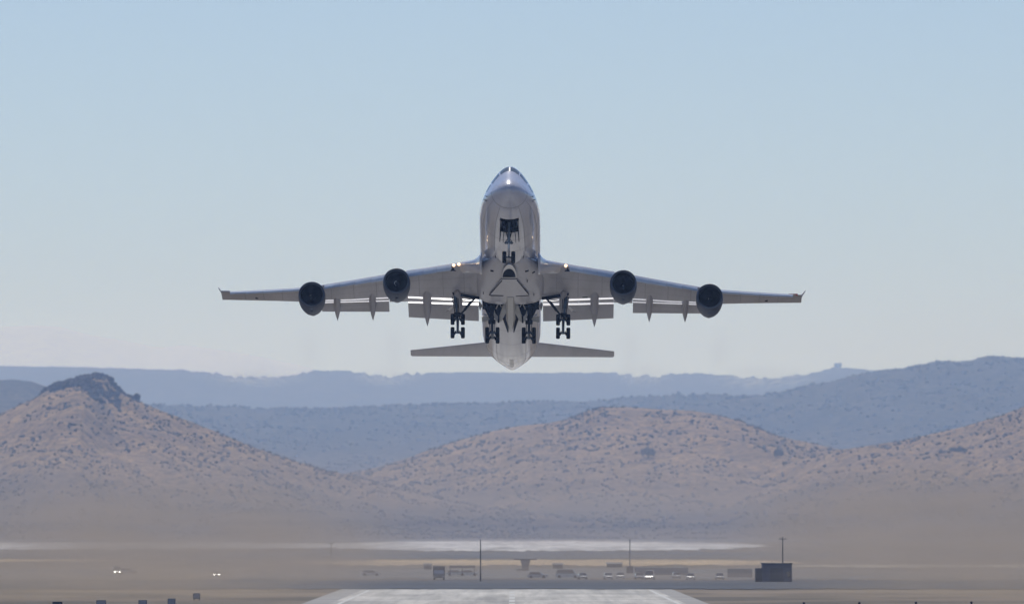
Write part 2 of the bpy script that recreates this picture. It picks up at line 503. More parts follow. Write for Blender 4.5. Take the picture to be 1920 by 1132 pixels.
# ------------------------------------------------------------------ desert shrubs
def leafy(name, col):
    m, n, l, b = nodes(name)
    v = mapping(n, l, 'Object')
    f = noise_tex(n, l, v, 0.3, 3)
    l.new(ramp(n, l, f, [(0.3, tuple(c*0.6 for c in col)), (0.7, tuple(c*1.4 for c in col))]), b.inputs['Base Color'])
    b.inputs['Roughness'].default_value = 0.9
    b.inputs['Specular IOR Level'].default_value = 0.1
    return m
M_shrub = leafy('desert_shrub_leaves', (0.085, 0.08, 0.055))
_bm = bmesh.new(); bmesh.ops.create_icosphere(_bm, subdivisions=1, radius=1)
ICO_V = np.array([v.co[:] for v in _bm.verts]); ICO_F = np.array([[v.index for v in f.verts] for f in _bm.faces]); _bm.free()
def shrubs_on(name, F, count, smin, smax, seed, d_lo, x_lo, x_hi, dens=None, m=M_shrub):
    X, Y, Z = F
    r = np.random.default_rng(seed)
    ny, nx = X.shape
    jj = r.integers(0, ny, count * 4); ii = r.integers(0, nx, count * 4)
    x = X[jj, ii]; y = Y[jj, ii]; z = Z[jj, ii]
    ok = (z > 0.3) & (np.abs(x / y * FPX) < 1150) & (y < d_lo)
    clump = fbm(x / 45, y / 45, 3, seed + 3)
    ok &= r.random(len(x)) < np.clip((clump - 0.42) * 7.0, 0.05, 1)
    x, y, z = x[ok][:count], y[ok][:count], z[ok][:count]
    x = x + r.normal(0, 1, len(x)); y = y + r.normal(0, 2, len(x))
    s = smin + (smax - smin) * r.random(len(x)) ** 2.5
    k = len(x); nv = len(ICO_V)
    co = ICO_V[None] * (s[:, None, None] * np.array([1.0, 1.0, 0.75])) * (0.7 + 0.6 * r.random((k, nv, 1)))
    co = co + np.stack([x, y, z + s * 0.35], -1)[:, None]
    f = ICO_F[None] + (np.arange(k) * nv)[:, None, None]
    me = bpy.data.meshes.new(name)
    me.vertices.add(k * nv); me.vertices.foreach_set('co', co.astype(np.float32).ravel())
    fl = f.reshape(-1).astype(np.int32)
    me.loops.add(len(fl)); me.loops.foreach_set('vertex_index', fl)
    me.polygons.add(len(fl)//3); me.polygons.foreach_set('loop_start', (np.arange(len(fl)//3)*3).astype(np.int32))
    me.update(); me.validate()
    return tag(link(name, me, m), kind='stuff', label='dark desert shrubs dotted over the tan hillside', cat='shrubs')
shrubs_on('shrubs_on_butte', B, 17000, 0.45, 2.0, 61, 9330, 0, 0)['label'] = 'dark desert shrubs dotted over the slopes of the left butte'
shrubs_on('shrubs_on_centre_hill', Cc, 20000, 0.5, 2.4, 62, 11030, 0, 0)['label'] = 'dark desert shrubs dotted over the centre hill'
shrubs_on('shrubs_on_right_hill', R_, 13000, 0.5, 2.2, 63, 10230, 0, 0)['label'] = 'dark desert shrubs dotted over the right hill'

o = shrubs_on('trees_on_mid_ridge', MR, 24000, 1.8, 4.4, 64, 19100, 0, 0)
o['label'] = 'dark bushes dotted over the blue middle ridge'
def lone_tree(px, py, w, h, F, label):
    # the crown sits on the hill where the line of sight meets it
    X, Y, Z = F
    best = None
    for d in np.arange(Y.min(), Y.max(), 6):
        x, y, z = P(px, py + h * 0.4, d)
        if hill_z(F, x, y) >= z:
            best = (x, y, z); break
    if best is None: return
    x, y, z = best; s = y / FPX
    root = empty('desert_tree', (x, y, z - 0.6))
    tag(root, label, 'tree', 'lone trees on the far slopes')
    g = G(); g.tube((0, 0, 0), (0.1*s*w, 0, h*s*0.35), 0.35, 0.2, 7)
    g.tube((0.1*s*w, 0, h*s*0.3), (0.3*s*w, 0.3, h*s*0.6), 0.2, 0.1, 6)
    g.tube((0.1*s*w, 0, h*s*0.3), (-0.3*s*w, -0.3, h*s*0.55), 0.2, 0.1, 6)
    g.obj('trunk', M_rock, root)
    r = random.Random(int(px))
    g = G()
    for _ in range(900):
        a = r.uniform(0, 6.283); e = math.acos(r.uniform(-0.7, 1)); q = r.random() ** 0.4
        c = Vector((math.cos(a)*math.sin(e)*w*s*0.5*q, math.sin(a)*math.sin(e)*w*s*0.5*q, h*s*0.55 + math.cos(e)*h*s*0.42*q))
        u = Vector((r.uniform(-1,1), r.uniform(-1,1), r.uniform(-1,1))).normalized() * 0.45
        v = u.orthogonal().normalized() * 0.35
        g.add([c - u - v, c + u - v, c + u + v, c - u + v], [(0, 1, 2, 3)])
    g.obj('crown', M_shrub, root)
lone_tree(1215, 850, 30, 24, Cc, 'large dark tree alone in the middle of the centre hill slope')
lone_tree(1460, 851, 20, 20, Cc, 'smaller dark tree on the right shoulder of the centre hill')
lone_tree(1797, 843, 34, 9, R_, 'low wide dark thicket tree on the slope of the right hill')

# pale dome on the far skyline
rd = empty('radome', P(1571, 689, 30100))
tag(rd, 'tiny pale round dome on a tower on the far skyline left of the blue mountain', 'dome')
Mw = plain('white_shell', (0.75, 0.77, 0.8), 0.6, var=0.05)
g = G(); g.lathe_y([(0, 0.01), (0.6, 5), (3, 9), (8, 11.5), (13, 11.5), (18, 8.5), (21, 4), (22, 0.01)], 20)
g2 = G(); g2.v = [(x*1.2, z*1.2, y*0.75 + 3) for x, y, z in g.v]; g2.f = g.f
g2.obj('shell', Mw, rd, True)
G().tube((0, 0, -8), (0, 0, 4), 12, 11, 14).obj('tower_base', Mw, rd)

# ------------------------------------------------------------------ air
def air():
    g = G().box(-26000, 26000, -3500, 49500, -1.5, 1000)
    m = bpy.data.materials.new('air_haze'); m.use_nodes = True
    n, l = m.node_tree.nodes, m.node_tree.links
    n.clear()
    v = n.new('ShaderNodeVolumePrincipled')
    v.inputs['Color'].default_value = (0.41, 0.60, 1.0, 1)
    v.inputs['Absorption Color'].default_value = (1, 1, 1, 1)
    v.inputs['Density'].default_value = HAZE
    v.inputs['Anisotropy'].default_value = 0.35
    o = n.new('ShaderNodeOutputMaterial'); l.new(v.outputs[0], o.inputs['Volume'])
    tag(g.obj('haze', m), kind='stuff')
HAZE = 4.9e-5
air()
# ------------------------------------------------------------------ the aircraft
ROOT_PX, ROOT_PY, ROOT_D = 955.0, 341.5, 970.0
PITCH, ROLL, YAW = 16.9, 0.32, -0.28
RM = Matrix.Translation(P(ROOT_PX, ROOT_PY, ROOT_D)) @ Euler((0, 0, math.radians(YAW))).to_matrix().to_4x4() \
     @ Matrix.Rotation(math.radians(-PITCH), 4, 'X') @ Matrix.Rotation(math.radians(ROLL), 4, 'Y')
RI = RM.inverted()
_co = RI @ Vector((0, 0, CAMH))
def _ray(px, py):
    return (RI @ Vector(P(px, py, 1000.0)) - _co)
def A(px, py, ya):
    """aircraft coordinates of the point seen at a pixel, on the plane 'ya' metres behind the nose"""
    r = _ray(px, py); t = (ya - _co.y) / r.y
    return _co + r * t
def Bz(px, py, za):
    r = _ray(px, py); t = (za - _co.z) / r.z
    return _co + r * t
def zrow(x, py, ya):
    """height z of the point at lateral x (left wing, x>0 given) and station ya that is seen on pixel row py"""
    px = 955 - x * 17.15
    for _ in range(4):
        a = A(px, py, ya); px += (a.x + x) * -17.15
    return a.z

plane = empty('aircraft')
plane.matrix_world = RM
tag(plane, 'white four engined jet airliner climbing away from the runway with landing gear down', 'airplane')

def paint(name, col, rough=0.3, coat=0.6, var=0.07, stretch=(1, 0.12, 1), sc=0.5):
    m, n, l, b = nodes(name)
    v = mapping(n, l, 'Object', stretch)
    f = noise_tex(n, l, v, sc, 6, 0.6)
    v2 = mapping(n, l, 'Object', (1, 1, 1))
    f2 = noise_tex(n, l, v2, 3.0, 4, 0.6)
    c = ramp(n, l, f, [(0.3, tuple(q*(1-var) for q in col)), (0.65, tuple(q*(1+var) for q in col))])
    d = ramp(n, l, f2, [(0.3, (0.93, 0.92, 0.90)), (0.6, (1, 1, 1))])
    l.new(mixc(n, l, 1.0, c, d, 'MULTIPLY'), b.inputs['Base Color'])
    b.inputs['Roughness'].default_value = rough
    b.inputs['Coat Weight'].default_value = coat
    b.inputs['Coat Roughness'].default_value = 0.06
    return m
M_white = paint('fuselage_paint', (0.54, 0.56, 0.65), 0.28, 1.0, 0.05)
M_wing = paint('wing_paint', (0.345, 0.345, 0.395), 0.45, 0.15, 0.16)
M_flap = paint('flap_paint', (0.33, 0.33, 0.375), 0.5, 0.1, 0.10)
M_bright = paint('white_and_sunlit_paint', (0.85, 0.85, 0.85), 0.35, 0.2, 0.04)  # plain white paint, also painted sunlight on flap noses and windscreen post
M_slat = paint('skylit_leading_edge_paint', (0.60, 0.66, 0.76), 0.25, 0.8, 0.05)  # paint brightened and blued to carry reflected sky light
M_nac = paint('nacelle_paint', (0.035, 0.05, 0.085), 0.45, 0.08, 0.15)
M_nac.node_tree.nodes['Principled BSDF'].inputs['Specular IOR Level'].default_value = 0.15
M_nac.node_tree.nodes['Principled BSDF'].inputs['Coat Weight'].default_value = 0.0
M_lip = plain('inlet_lip_metal', (0.08, 0.10, 0.145), 0.5, 0.3, 0.1, spec=0.3)
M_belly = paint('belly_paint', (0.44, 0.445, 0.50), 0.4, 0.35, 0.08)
M_dark = plain('bay_interior', (0.002, 0.004, 0.012), 0.9, var=0.4, scale=2, spec=0.08)  # near-black navy puts the shade of bays and openings into the colour
M_duct = plain('inlet_duct', (0.002, 0.005, 0.015), 0.8, var=0.2, spec=0.1)
M_tyre = plain('tyre_rubber', (0.004, 0.006, 0.012), 0.9, var=0.2, scale=3, spec=0.12)
M_rim = plain('wheel_rim', (0.10, 0.11, 0.13), 0.5, 0.3)
M_strut = plain('gear_strut', (0.06, 0.09, 0.13), 0.35, 0.4, 0.2, 2)
M_nstrut = plain('nose_gear_strut', (0.16, 0.21, 0.28), 0.35, 0.3, 0.2, 2)
M_dstrut = plain('dark_gear_brace', (0.008, 0.013, 0.027), 0.6, 0.2, 0.2, 2, spec=0.2)
M_glass = plain('cockpit_glass', (0.10, 0.12, 0.125), 0.15, 0.0, 0.05, coat=0.6)
M_line = plain('panel_gap', (0.012, 0.012, 0.02), 0.9, spec=0.1)
M_steel = plain('polished_steel', (0.5, 0.5, 0.52), 0.3, 0.9, 0.1)
M_door = paint('gear_door_paint', (0.42, 0.42, 0.42), 0.4, 0.3, 0.08)
M_red = plain('red_paint', (0.45, 0.05, 0.04), 0.4)

# ---- fuselage
FT = np.array([ # y, half width, bottom, top, height of greatest width
 (0.0,.03,-.73,-.67,-.70),(.15,.55,-1.15,-.22,-.68),(.5,.98,-1.5,.18,-.65),(1,1.38,-1.83,.62,-.6),(2,1.92,-2.28,1.32,-.5),
 (3,2.3,-2.58,1.98,-.4),(4,2.58,-2.8,2.75,-.3),(4.7,2.73,-2.9,3.3,-.22),(5.4,2.85,-2.97,3.62,-.15),(6.5,2.98,-3.07,3.98,-.1),(8,3.1,-3.17,4.3,-.05),
 (10,3.22,-3.24,4.54,0),(13,3.25,-3.25,4.62,0),(20,3.25,-3.25,4.62,0),(24,3.25,-3.25,4.45,0),(27,3.25,-3.25,3.95,0),(30,3.25,-3.25,3.4,0),
 (33,3.25,-3.25,3.25,0),(45,3.25,-3.25,3.25,0),(48,3.22,-3.12,3.25,.05),(51,3.2,-2.85,3.25,.2),(54,3.08,-2.35,3.25,.5),(57,2.82,-1.7,3.22,.8),
 (60,2.42,-.95,3.14,1.1),(63,1.85,-.15,3.0,1.4),(66,1.15,.62,2.75,1.7),(67.6,.62,1.05,2.4,1.75),(68.5,.22,1.35,2.0,1.7)], float)
def fus_row(y):
    t = FT[:, 0]
    i = int(np.clip(np.searchsorted(t, y) - 1, 0, len(t) - 2))
    h = t[i+1] - t[i]; s = (y - t[i]) / h
    def slope(k):
        if k == 0: return (FT[1, 1:] - FT[0, 1:]) / (t[1] - t[0])
        if k == len(t) - 1: return (FT[-1, 1:] - FT[-2, 1:]) / (t[-1] - t[-2])
        a = (FT[k, 1:] - FT[k-1, 1:]) / (t[k] - t[k-1]); b = (FT[k+1, 1:] - FT[k, 1:]) / (t[k+1] - t[k])
        return np.where(a * b > 0, 2 * a * b / (a + b + 1e-12), 0)
    p0, p1, m0, m1 = FT[i, 1:], FT[i+1, 1:], slope(i) * h, slope(i+1) * h
    return (2*s**3-3*s**2+1)*p0 + (s**3-2*s**2+s)*m0 + (-2*s**3+3*s**2)*p1 + (s**3-s**2)*m1
def fus(y, th, off=0.0):
    """surface point; th measured from straight up, positive to +x"""
    w, zb, zt, zc = fus_row(y)
    s, c = math.sin(th), math.cos(th)
    if c >= 0:
        k = min(1.0, max(0.0, (zt - 3.25) / 1.35)) if y < 33 else 0
        k = max(k, min(1, (11 - y) / 3)) if y < 11 else k
        k *= min(1, y / 2.0)
        x = s * w * (1 - 0.37 * k * c); z = zc + (zt - zc) * c
    else:
        x = s * w; z = zc + (zc - zb) * c
    r = math.hypot(x, z - zc)
    return Vector((x * (1 + off / max(r, .1)), y, zc + (z - zc) * (1 + off / max(r, .1))))
NW0, NW1, BW0, BW1 = 3.95, 7.3, 30.4, 36.7
ysn = sorted(set([0, .05, .15, .3, .5, .75, 1, 1.4, 1.8, 2.2, 2.7, 3.2, 3.7, NW0, 4.6, 5.1, 5.6, 6.2, 6.9, NW1, 8.4, 9.2, 10, 11.5, 13, 16, 20, 22, 24, 25.5, 27, 28.5,
       BW0, 32, 34, BW1, 39, 42, 45, 46.5, 48, 49.5, 51, 52.5, 54, 55.5, 57, 58.5, 60, 61.5, 63, 64.5, 66, 66.8, 67.6, 68.1, 68.5]))
NT = 72
gf = G()
rings = [[fus(y, 2 * math.pi * (i + 0.5) / NT) for i in range(NT)] for y in ysn]
gf.v = [tuple(p) for r in rings for p in r]
def in_hole(c, y0, y1):
    if y0 >= NW0 - .01 and y1 <= NW1 + .01 and c.z < -1.5 and abs(c.x) < 0.92: return True
    if y0 >= BW0 - .01 and y1 <= BW1 + .01 and c.z < -0.75: return True
    return False
for k in range(len(ysn) - 1):
    for i in range(NT):
        j = (i + 1) % NT
        c = (rings[k][i] + rings[k][j] + rings[k+1][i] + rings[k+1][j]) / 4
        if in_hole(c, ysn[k], ysn[k+1]): continue
        gf.f.append((k*NT+i, k*NT+j, (k+1)*NT+j, (k+1)*NT+i))
gf.f.append(tuple(range(NT))); gf.f.append(tuple(range((len(ysn)-1)*NT, len(ysn)*NT)))
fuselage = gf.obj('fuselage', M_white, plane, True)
# wheel bays inside the body
gb = G()
def open_box(g, x0, x1, y0, y1, z0, z1):
    g.add([(x0,y0,z0),(x1,y0,z0),(x1,y1,z0),(x0,y1,z0),(x0,y0,z1),(x1,y0,z1),(x1,y1,z1),(x0,y1,z1)],
          [(4,5,6,7),(0,1,5,4),(1,2,6,5),(2,3,7,6),(3,0,4,7)])
open_box(gb, -0.88, 0.88, NW0 + .03, NW1 - .03, -2.55, -1.2)
gb.obj('nose_wheel_bay', M_dark, fuselage)
gb = G()
open_box(gb, -3.08, 3.08, BW0 + .03, BW1 - .03, -2.0, -0.6)
gb.add([(-2.6,BW1-.03,-2.0),(2.6,BW1-.03,-2.0),(2.2,BW1-.03,-2.65),(1.2,BW1-.03,-3.08),(0,BW1-.03,-3.2),(-1.2,BW1-.03,-3.08),(-2.2,BW1-.03,-2.65)],[(0,1,2,3,4,5,6)])
bay = gb.obj('main_wheel_bay', M_dark, fuselage)

# belly fairing
def sup(w, zb, zt, y, n=28, e=3.0):
    r = []
    zm = (zb + zt) / 2; h = (zt - zb) / 2
    for i in range(n):
        t = 2 * math.pi * i / n
        c, s = math.cos(t), math.sin(t)
        r.append((w * abs(c)**(2/e) * (1 if c > 0 else -1), y, zm + h * abs(s)**(2/e) * (1 if s > 0 else -1)))
    return r
gb = G()
gb.loft([sup(1.5, -3.08, -2.2, 15.5, e=2), sup(2.1, -3.24, -2.0, 17.5, e=2.05), sup(2.75, -3.35, -1.4, 19.3, e=2.1), sup(3.25, -3.45, -0.8, 21, e=2.25), sup(3.5, -3.52, -0.6, 23, e=2.5), sup(3.62, -3.55, -0.8, 25), sup(3.62, -3.56, -0.8, 28), sup(3.58, -3.56, -0.8, 29.3), sup(3.4, -3.5, -1.1, 30.35)], True, True, True)
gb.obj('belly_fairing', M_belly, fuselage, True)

# cockpit windows
def patch(y0, y1, t0, t1, off=0.02, ny=4, nt=5, shear=0.0):
    g = G(); rows = []
    for a in range(ny + 1):
        rows.append([fus(y0 + (y1 - y0) * a / ny + shear * b / nt, math.radians(t0 + (t1 - t0) * b / nt), off) for b in range(nt + 1)])
    g.loft(rows, False)
    return g
for s in (-1, 1):
    for (a, b_, y0, y1) in ((3.2, 33, 3.75, 4.72), (37, 60, 3.85, 4.9), (64, 78, 4.15, 5.1)):
        patch(y0, y1, s * a, s * b_, 0.015).obj('cockpit_window', M_glass, fuselage, True)
patch(3.55, 4.85, -2.2, 2.2, 0.03, 6, 3).obj('windscreen_post', M_bright, fuselage, True)  # post made near-white so its colour carries the sun glint
for s in (-1, 1):   # probes and sensor vanes either side of the nose
    for (yy, th) in ((3.2, 93), (3.6, 103), (3.9, 97)):
        p = fus(yy, math.radians(s * th), 0.02); q = fus(yy - .25, math.radians(s * th), 0.28)
        G().tube(p, q, 0.045, 0.03, 6).obj('air_probe', M_dstrut, fuselage)

# details of the belly
def belly_quad(name, pts, z, th=0.03, m=M_line, parent=None):
    q = [Bz(px, py, z) for px, py in pts]
    g = G(); n = len(q)
    g.add([tuple(p) for p in q] + [(p.x, p.y, p.z + th) for p in q],
          [tuple(range(n)), tuple(range(2*n-1, n-1, -1))] + [(i, (i+1) % n, n+(i+1) % n, n+i) for i in range(n)])
    return g.obj(name, m, parent or fuselage)
ZB = -3.60
belly_quad('center_belly_panel', [(940,524),(969,524),(992,553),(968,554),(965,556),(946,556),(943,554),(917,553)], ZB - .03, .06, M_belly)
belly_quad('panel_gap', [(940.5,525.5),(942,526.5),(919,552.5),(917,552.5)], ZB - .05, .02)
belly_quad('panel_gap', [(968.5,525.5),(970,525.5),(993,552.5),(991,552.5)], ZB - .05, .02)
belly_quad('panel_gap', [(917,553),(944,554),(944,555.2),(920,554.8)], ZB - .05, .02)
belly_quad('panel_gap', [(967,555),(992,553.5),(991,554.8),(967,556)], ZB - .05, .02)
def halfdisc(cx, cy, w, h, n=14, up=True):
    return [(cx + w/2 * math.cos(math.pi * i / n), cy - h * math.sin(math.pi * i / n)) for i in range(n + 1)]
belly_quad('scoop_hood', halfdisc(955, 521, 27, 25), ZB - .04, .08, M_steel)
belly_quad('scoop_opening', halfdisc(954.5, 520, 24.5, 15.5), ZB - .07, .04, M_dark)
for (x, y, dx, dy) in ((922.5, 508.2, 6, 1), (988, 508.5, 6.5, -1.5), (1000.5, 511, 5.5, -2.5)):
    belly_quad('air_inlet', [(x-dx/2, y-1.2-dy/2), (x+dx/2, y-1.2+dy/2), (x+dx/2, y+1.2+dy/2), (x-dx/2, y+1.2-dy/2)], ZB - .03, .05, M_line)
for (x, y) in ((929, 483), (981, 483), (988.5, 528.5), (1001, 554), (906, 551)):
    belly_quad('drain_mast', [(x-.7, y-.8), (x+.7, y-.8), (x+.7, y+.8), (x-.7, y+.8)], ZB - .02, .2, M_line)

# keel between the body gear bays, with a pointed tail
gk = G()
def keel_ring(y, w, zb, zt=-2.6):
    return [(-w, y, zt), (-w, y, zb + .18), (-w*.6, y, zb), (w*.6, y, zb), (w, y, zb + .18), (w, y, zt)]
gk.loft([keel_ring(27.6, .50, -3.62), keel_ring(30.6, .52, -3.72), keel_ring(33.5, .50, -3.75), keel_ring(35.4, .52, -3.7), keel_ring(37.5, .36, -3.6), keel_ring(39.8, .12, -3.45, -3.1)], True, True, True)
gk.obj('keel_beam', M_door, fuselage)
for s in (-1, 1):
    g = G(); g.add([(s*.56, 34.6, -3.5), (s*.86, 35.6, -3.45), (s*.36, 40.3, -3.44), (s*.28, 40.3, -3.50), (s*.56, 34.6, -3.2), (s*.86, 35.6, -3.2), (s*.36, 40.3, -3.2), (s*.28, 40.3, -3.2)],
                   [(0,1,2,3),(4,7,6,5),(0,4,5,1),(1,5,6,2),(2,6,7,3),(3,7,4,0)])
    g.obj('keel_gap_shade', M_line, fuselage)  # solid dark wedge painted as the shaded gap beside the keel
def slab(name, pts, th, m, parent, smooth=False):
    """a thin plate through 3-D points"""
    p = [Vector(q) for q in pts]; n = len(p)
    nr = (p[1] - p[0]).cross(p[2] - p[0]).normalized() * th / 2
    g = G(); g.add([a + nr for a in p] + [a - nr for a in p], [tuple(range(n)), tuple(range(2*n-1, n-1, -1))] + [(i, (i+1) % n, n+(i+1) % n, n+i) for i in range(n)])
    return g.obj(name, m, parent, smooth)
def LX(px, py, ya, s):           # pixel on the left half of the picture -> point on side s
    a = A(px, py, ya); return (s * abs(a.x), a.y, a.z)
for s in (-1, 1):
    slab('body_gear_door', [LX(948, 570, 31.5, s), LX(943, 572, 31.5, s), LX(936, 594, 33.0, s), LX(936, 604, 33.6, s), LX(941, 600, 33.6, s), LX(951, 582, 32.5, s)], .08, M_door, fuselage)
    slab('body_gear_door', [LX(927, 581, 33.0, s), LX(929, 588, 33.2, s), LX(934.5, 594, 33.4, s), LX(933, 604, 33.8, s), LX(928, 599, 33.6, s), LX(925.5, 590, 33.2, s)], .06, M_door, fuselage)
    G().tube(LX(935, 568, 32, s), LX(930, 579, 33, s), .05).obj('door_link', M_steel, fuselage)
    G().tube(LX(936.5, 569, 32, s), LX(940, 575, 33, s), .04).obj('door_link', M_steel, fuselage)
    G().tube(LX(908, 589, 34, s), LX(913, 592, 34, s), .09).obj('door_link', M_steel, fuselage)
    G().tube(LX(935, 592, 32.8, s), LX(934.5, 604.5, 33.5, s), .09).obj('door_actuator', M_dstrut, fuselage)
    # skin panel hanging behind the wing gear bay
    slab('wing_gear_body_door', [LX(903.5, 593, 35.2, s), LX(918, 594, 35.0, s), LX(919, 600, 35.3, s), LX(904, 604, 35.6, s)], .06, M_door, fuselage)
    slab('wing_gear_body_door', [LX(899, 565, 33.5, s), LX(905, 573, 33.0, s), LX(902, 577, 33.2, s), LX(900, 582, 33.4, s), LX(897.5, 571, 33.5, s)], .06, M_door, fuselage)

# ---- wings
def yle(x): return 20.2 + (x - 3.25) * 0.885
def yte(x): return 37.2 + (x - 3.25) * 0.08 if x < 12.2 else 37.92 + (x - 12.2) * 0.573
LEp = [(2.4, 484.5), (3.4, 487.5), (6.1, 495.2), (9.1, 502.5), (11.2, 507.5), (13.7, 517 - 2.2), (20.3, 535 - 1), (23, 539), (27, 543), (31.4, 546.5)]
def le_row(x): return np.interp(x, [p[0] for p in LEp], [p[1] for p in LEp])
CUTp = [(2.4, 561.5), (3.4, 561), (6.6, 559), (11.2, 555.5), (13.2, 557), (15.2, 558.6), (17.5, 561), (20.4, 562.3)]
def cut_row(x): return np.interp(x, [p[0] for p in CUTp], [p[1] for p in CUTp])
TEp = [(11.2, 565), (13.2, 566), (20.4, 565.6), (23, 565.5), (27, 563.5), (31.4, 562)]
def te_row(x): return np.interp(x, [p[0] for p in TEp], [p[1] for p in TEp])
def flapped(x): return x < 11.22 or 13.25 < x < 20.82
def wing_station(x, fl):
    y0, y1 = yle(x), yte(x); c = y1 - y0
    zl = zrow(x, le_row(x), y0) - 0.012 * c
    yc = y0 + (0.74 * c if fl else c)
    zc = zrow(x, cut_row(x) if fl else te_row(x), yc)
    t = np.interp(x, [3, 12, 31.4], [0.115, 0.10, 0.085]) * c
    return y0, yc, zl, zc, t, (0.42 * t if fl else 0.05)
def wing_ring(x, s, fl, n=13):
    y0, yc, zl, zc, t, e = wing_station(x, fl)
    up, lo = [], []
    for i in range(n):
        u = (1 - math.cos(math.pi * 0.5 * i / (n - 1))) if True else 0
        u = i / (n - 1); u = u * u * (0.65) + u * 0.35
        th = math.sqrt(u) * (1 - u) * 1.9
        base = zl + (zc - zl) * u
        up.append((s * x, y0 + (yc - y0) * u, base + t * 0.52 * th * 1.25 + e * u))
        lo.append((s * x, y0 + (yc - y0) * u, base - t * 0.30 * th * (1 - 0.3 * u)))
    return up[::-1] + lo[1:]
def wing_pt(x, s, u, lower=True, off=0.0):
    fl = flapped(x); y0, yc, zl, zc, t, e = wing_station(x, fl)
    th = math.sqrt(u) * (1 - u) * 1.9
    z = zl + (zc - zl) * u + ((-t * 0.30 * th * (1 - 0.3*u) - off) if lower else (t * .65 * th + e*u + off))
    return Vector((s * x, y0 + (yc - y0) * u, z))

wings = {}
for s in (-1, 1):
    g = G()
    st = [(2.4, 1), (3.4, 1), (5, 1), (7, 1), (9.1, 1), (11.21, 1), (11.23, 0), (13.23, 0), (13.26, 1), (15, 1), (17.5, 1), (20.81, 1), (20.83, 0), (23, 0), (26, 0), (29, 0), (31.5, 0), (31.93, 0)]
    g.loft([wing_ring(x, s, f) for x, f in st], True, True, True)
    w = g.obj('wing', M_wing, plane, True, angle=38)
    wings[s] = w
    # root fillet at the leading edge
    g = G()
    rr = []
    for (x, row, ex, ht) in ((3.0, 468, 2.9, 1.15), (3.3, 474, 2.2, .95), (3.5, 479, 1.6, .80), (3.9, 484, .9, .60), (4.6, 488.2, .35, .45), (5.7, 492.8, 0.02, .30)):
        y0 = yle(x) - ex
        zt = zrow(x, row, y0 + .5)
        rr.append([(s * x, y0 + 1.6 - 1.6 * math.cos(2*math.pi*i/16), zt - ht + ht * math.sin(2*math.pi*i/16)) for i in range(16)])
    g.loft(rr, True, True, True)
    g.obj('root_fillet', M_white, w, True)
    # leading edge flaps, each segment its own
    segs = [(6.35, 7.9, 10.2), (7.92, 9.4, 10.6), (9.42, 11.25, 11), (13.35, 15.1, 10), (15.12, 16.9, 9.2), (16.92, 18.6, 8), (18.62, 20.3, 6.8), (22.65, 24.9, 5.6), (24.92, 27.2, 5.4), (27.22, 29.2, 5), (29.22, 30.9, 4.4)]
    for (x0, x1, hp) in segs:
        g = G(); rg = []
        for x in (x0, (x0+x1)/2, x1):
            y0 = yle(x); r0 = le_row(x) + 1.0
            yt, yl = y0 - 0.28, y0 - 0.52
            zt, z1 = zrow(x, r0, yt), zrow(x, r0 + hp, yl)
            rg.append([(s*x, yt + .18, zt + .05), (s*x, yt + .04, zt + .03), (s*x, yt, zt - .03), (s*x, (yt+yl)/2 - .10, (zt+z1)/2), (s*x, yl, z1 + .05), (s*x, yl + .05, z1),
                       (s*x, yl + .12, z1 + .03), (s*x, (yt+yl)/2 + .12, (zt+z1)/2), (s*x, yt + .16, zt)])
        g.loft(rg, True, True, True)
        g.obj('leading_edge_flap', M_slat, w, True, angle=40)
    # flap elements
    def element(name, xs, ra, rb, rt, dy0, dch, m, ramp_d):
        """ra/rb/rt: pixel rows of nose top, nose bottom, trailing edge"""
        g = G(); rg = []
        gl = G(); rl = []
        for x, a, b_, t_ in zip(xs, ra, rb, rt):
            y0 = yle(x) + .74 * (yte(x) - yle(x)) + dy0
            nb = Vector((s*x, y0, zrow(x, b_, y0)))
            nt = Vector((s*x, y0 + ramp_d, zrow(x, a, y0 + ramp_d)))
            te = Vector((s*x, y0 + dch, zrow(x, t_, y0 + dch)))
            q = nb.lerp(te, 0.02); q.z -= .015
            mid = nb.lerp(te, 0.4); mid.z -= .02
            um = nt.lerp(te, 0.45); um.z += .12
            rg.append([nb, q, mid, te, te + Vector((0, 0.01, .03)), um, nt])
        g.loft(rg, True, True, True)
        o = g.obj(name, m, w, False)
        # rounded nose strip painted near-white as if sunlit, 3 mm proud of the element
        g = G(); rr_ = []
        for r in rg:
            nb, nt = r[0], r[6]
            d = (nt - nb); nrm = Vector((0, -d.z, d.y)).normalized() * .012
            rr_.append([nb + nrm, nb.lerp(nt, .5) + nrm*2.5, nt + nrm, nt - nrm, nb - nrm*0.2])
        g.loft(rr_, True, True, True)
        g.obj('sunlit_flap_nose', M_bright, o, False)
        return o
    def rows(xs, tab): return [np.interp(x, [p[0] for p in tab], [p[1] for p in tab]) for x in xs]
    for (x0, x1) in ((3.5, 5.2), (5.22, 7.4), (7.42, 9.6), (9.62, 11.2)):
        xs = (x0, x1)
        c = rows(xs, CUTp)
        wt = rows(xs, [(3.4, 4.3), (11.2, 3.1)])
        element('fore_flap', xs, [v - .8 for v in c], [v + k for v, k in zip(c, wt)], rows(xs, [(3.4, 567.5), (6.6, 567.3), (11.2, 565)]), 0.35, 1.5, M_flap, 0.55)
    xs = (3.5, 7.4, 11.2)
    element('aft_flap', xs, rows(xs, [(3.4, 568), (6.6, 567.2), (11.2, 564.6)]), rows(xs, [(3.4, 572.6), (6.6, 571), (11.2, 568)]), rows(xs, [(3.4, 602), (11.2, 594.6)]), 1.9, 4.6, M_flap, 0.5)
    for (x0, x1) in ((13.3, 15.1), (15.12, 16.9), (16.92, 18.6), (18.62, 20.8)):
        xs = (x0, x1); c = rows(xs, CUTp)
        element('fore_flap', xs, [v - .8 for v in c], [v + 2.5 for v in c], rows(xs, [(13.2, 563), (20.4, 566.2)]), 0.25, 1.1, M_flap, 0.42)
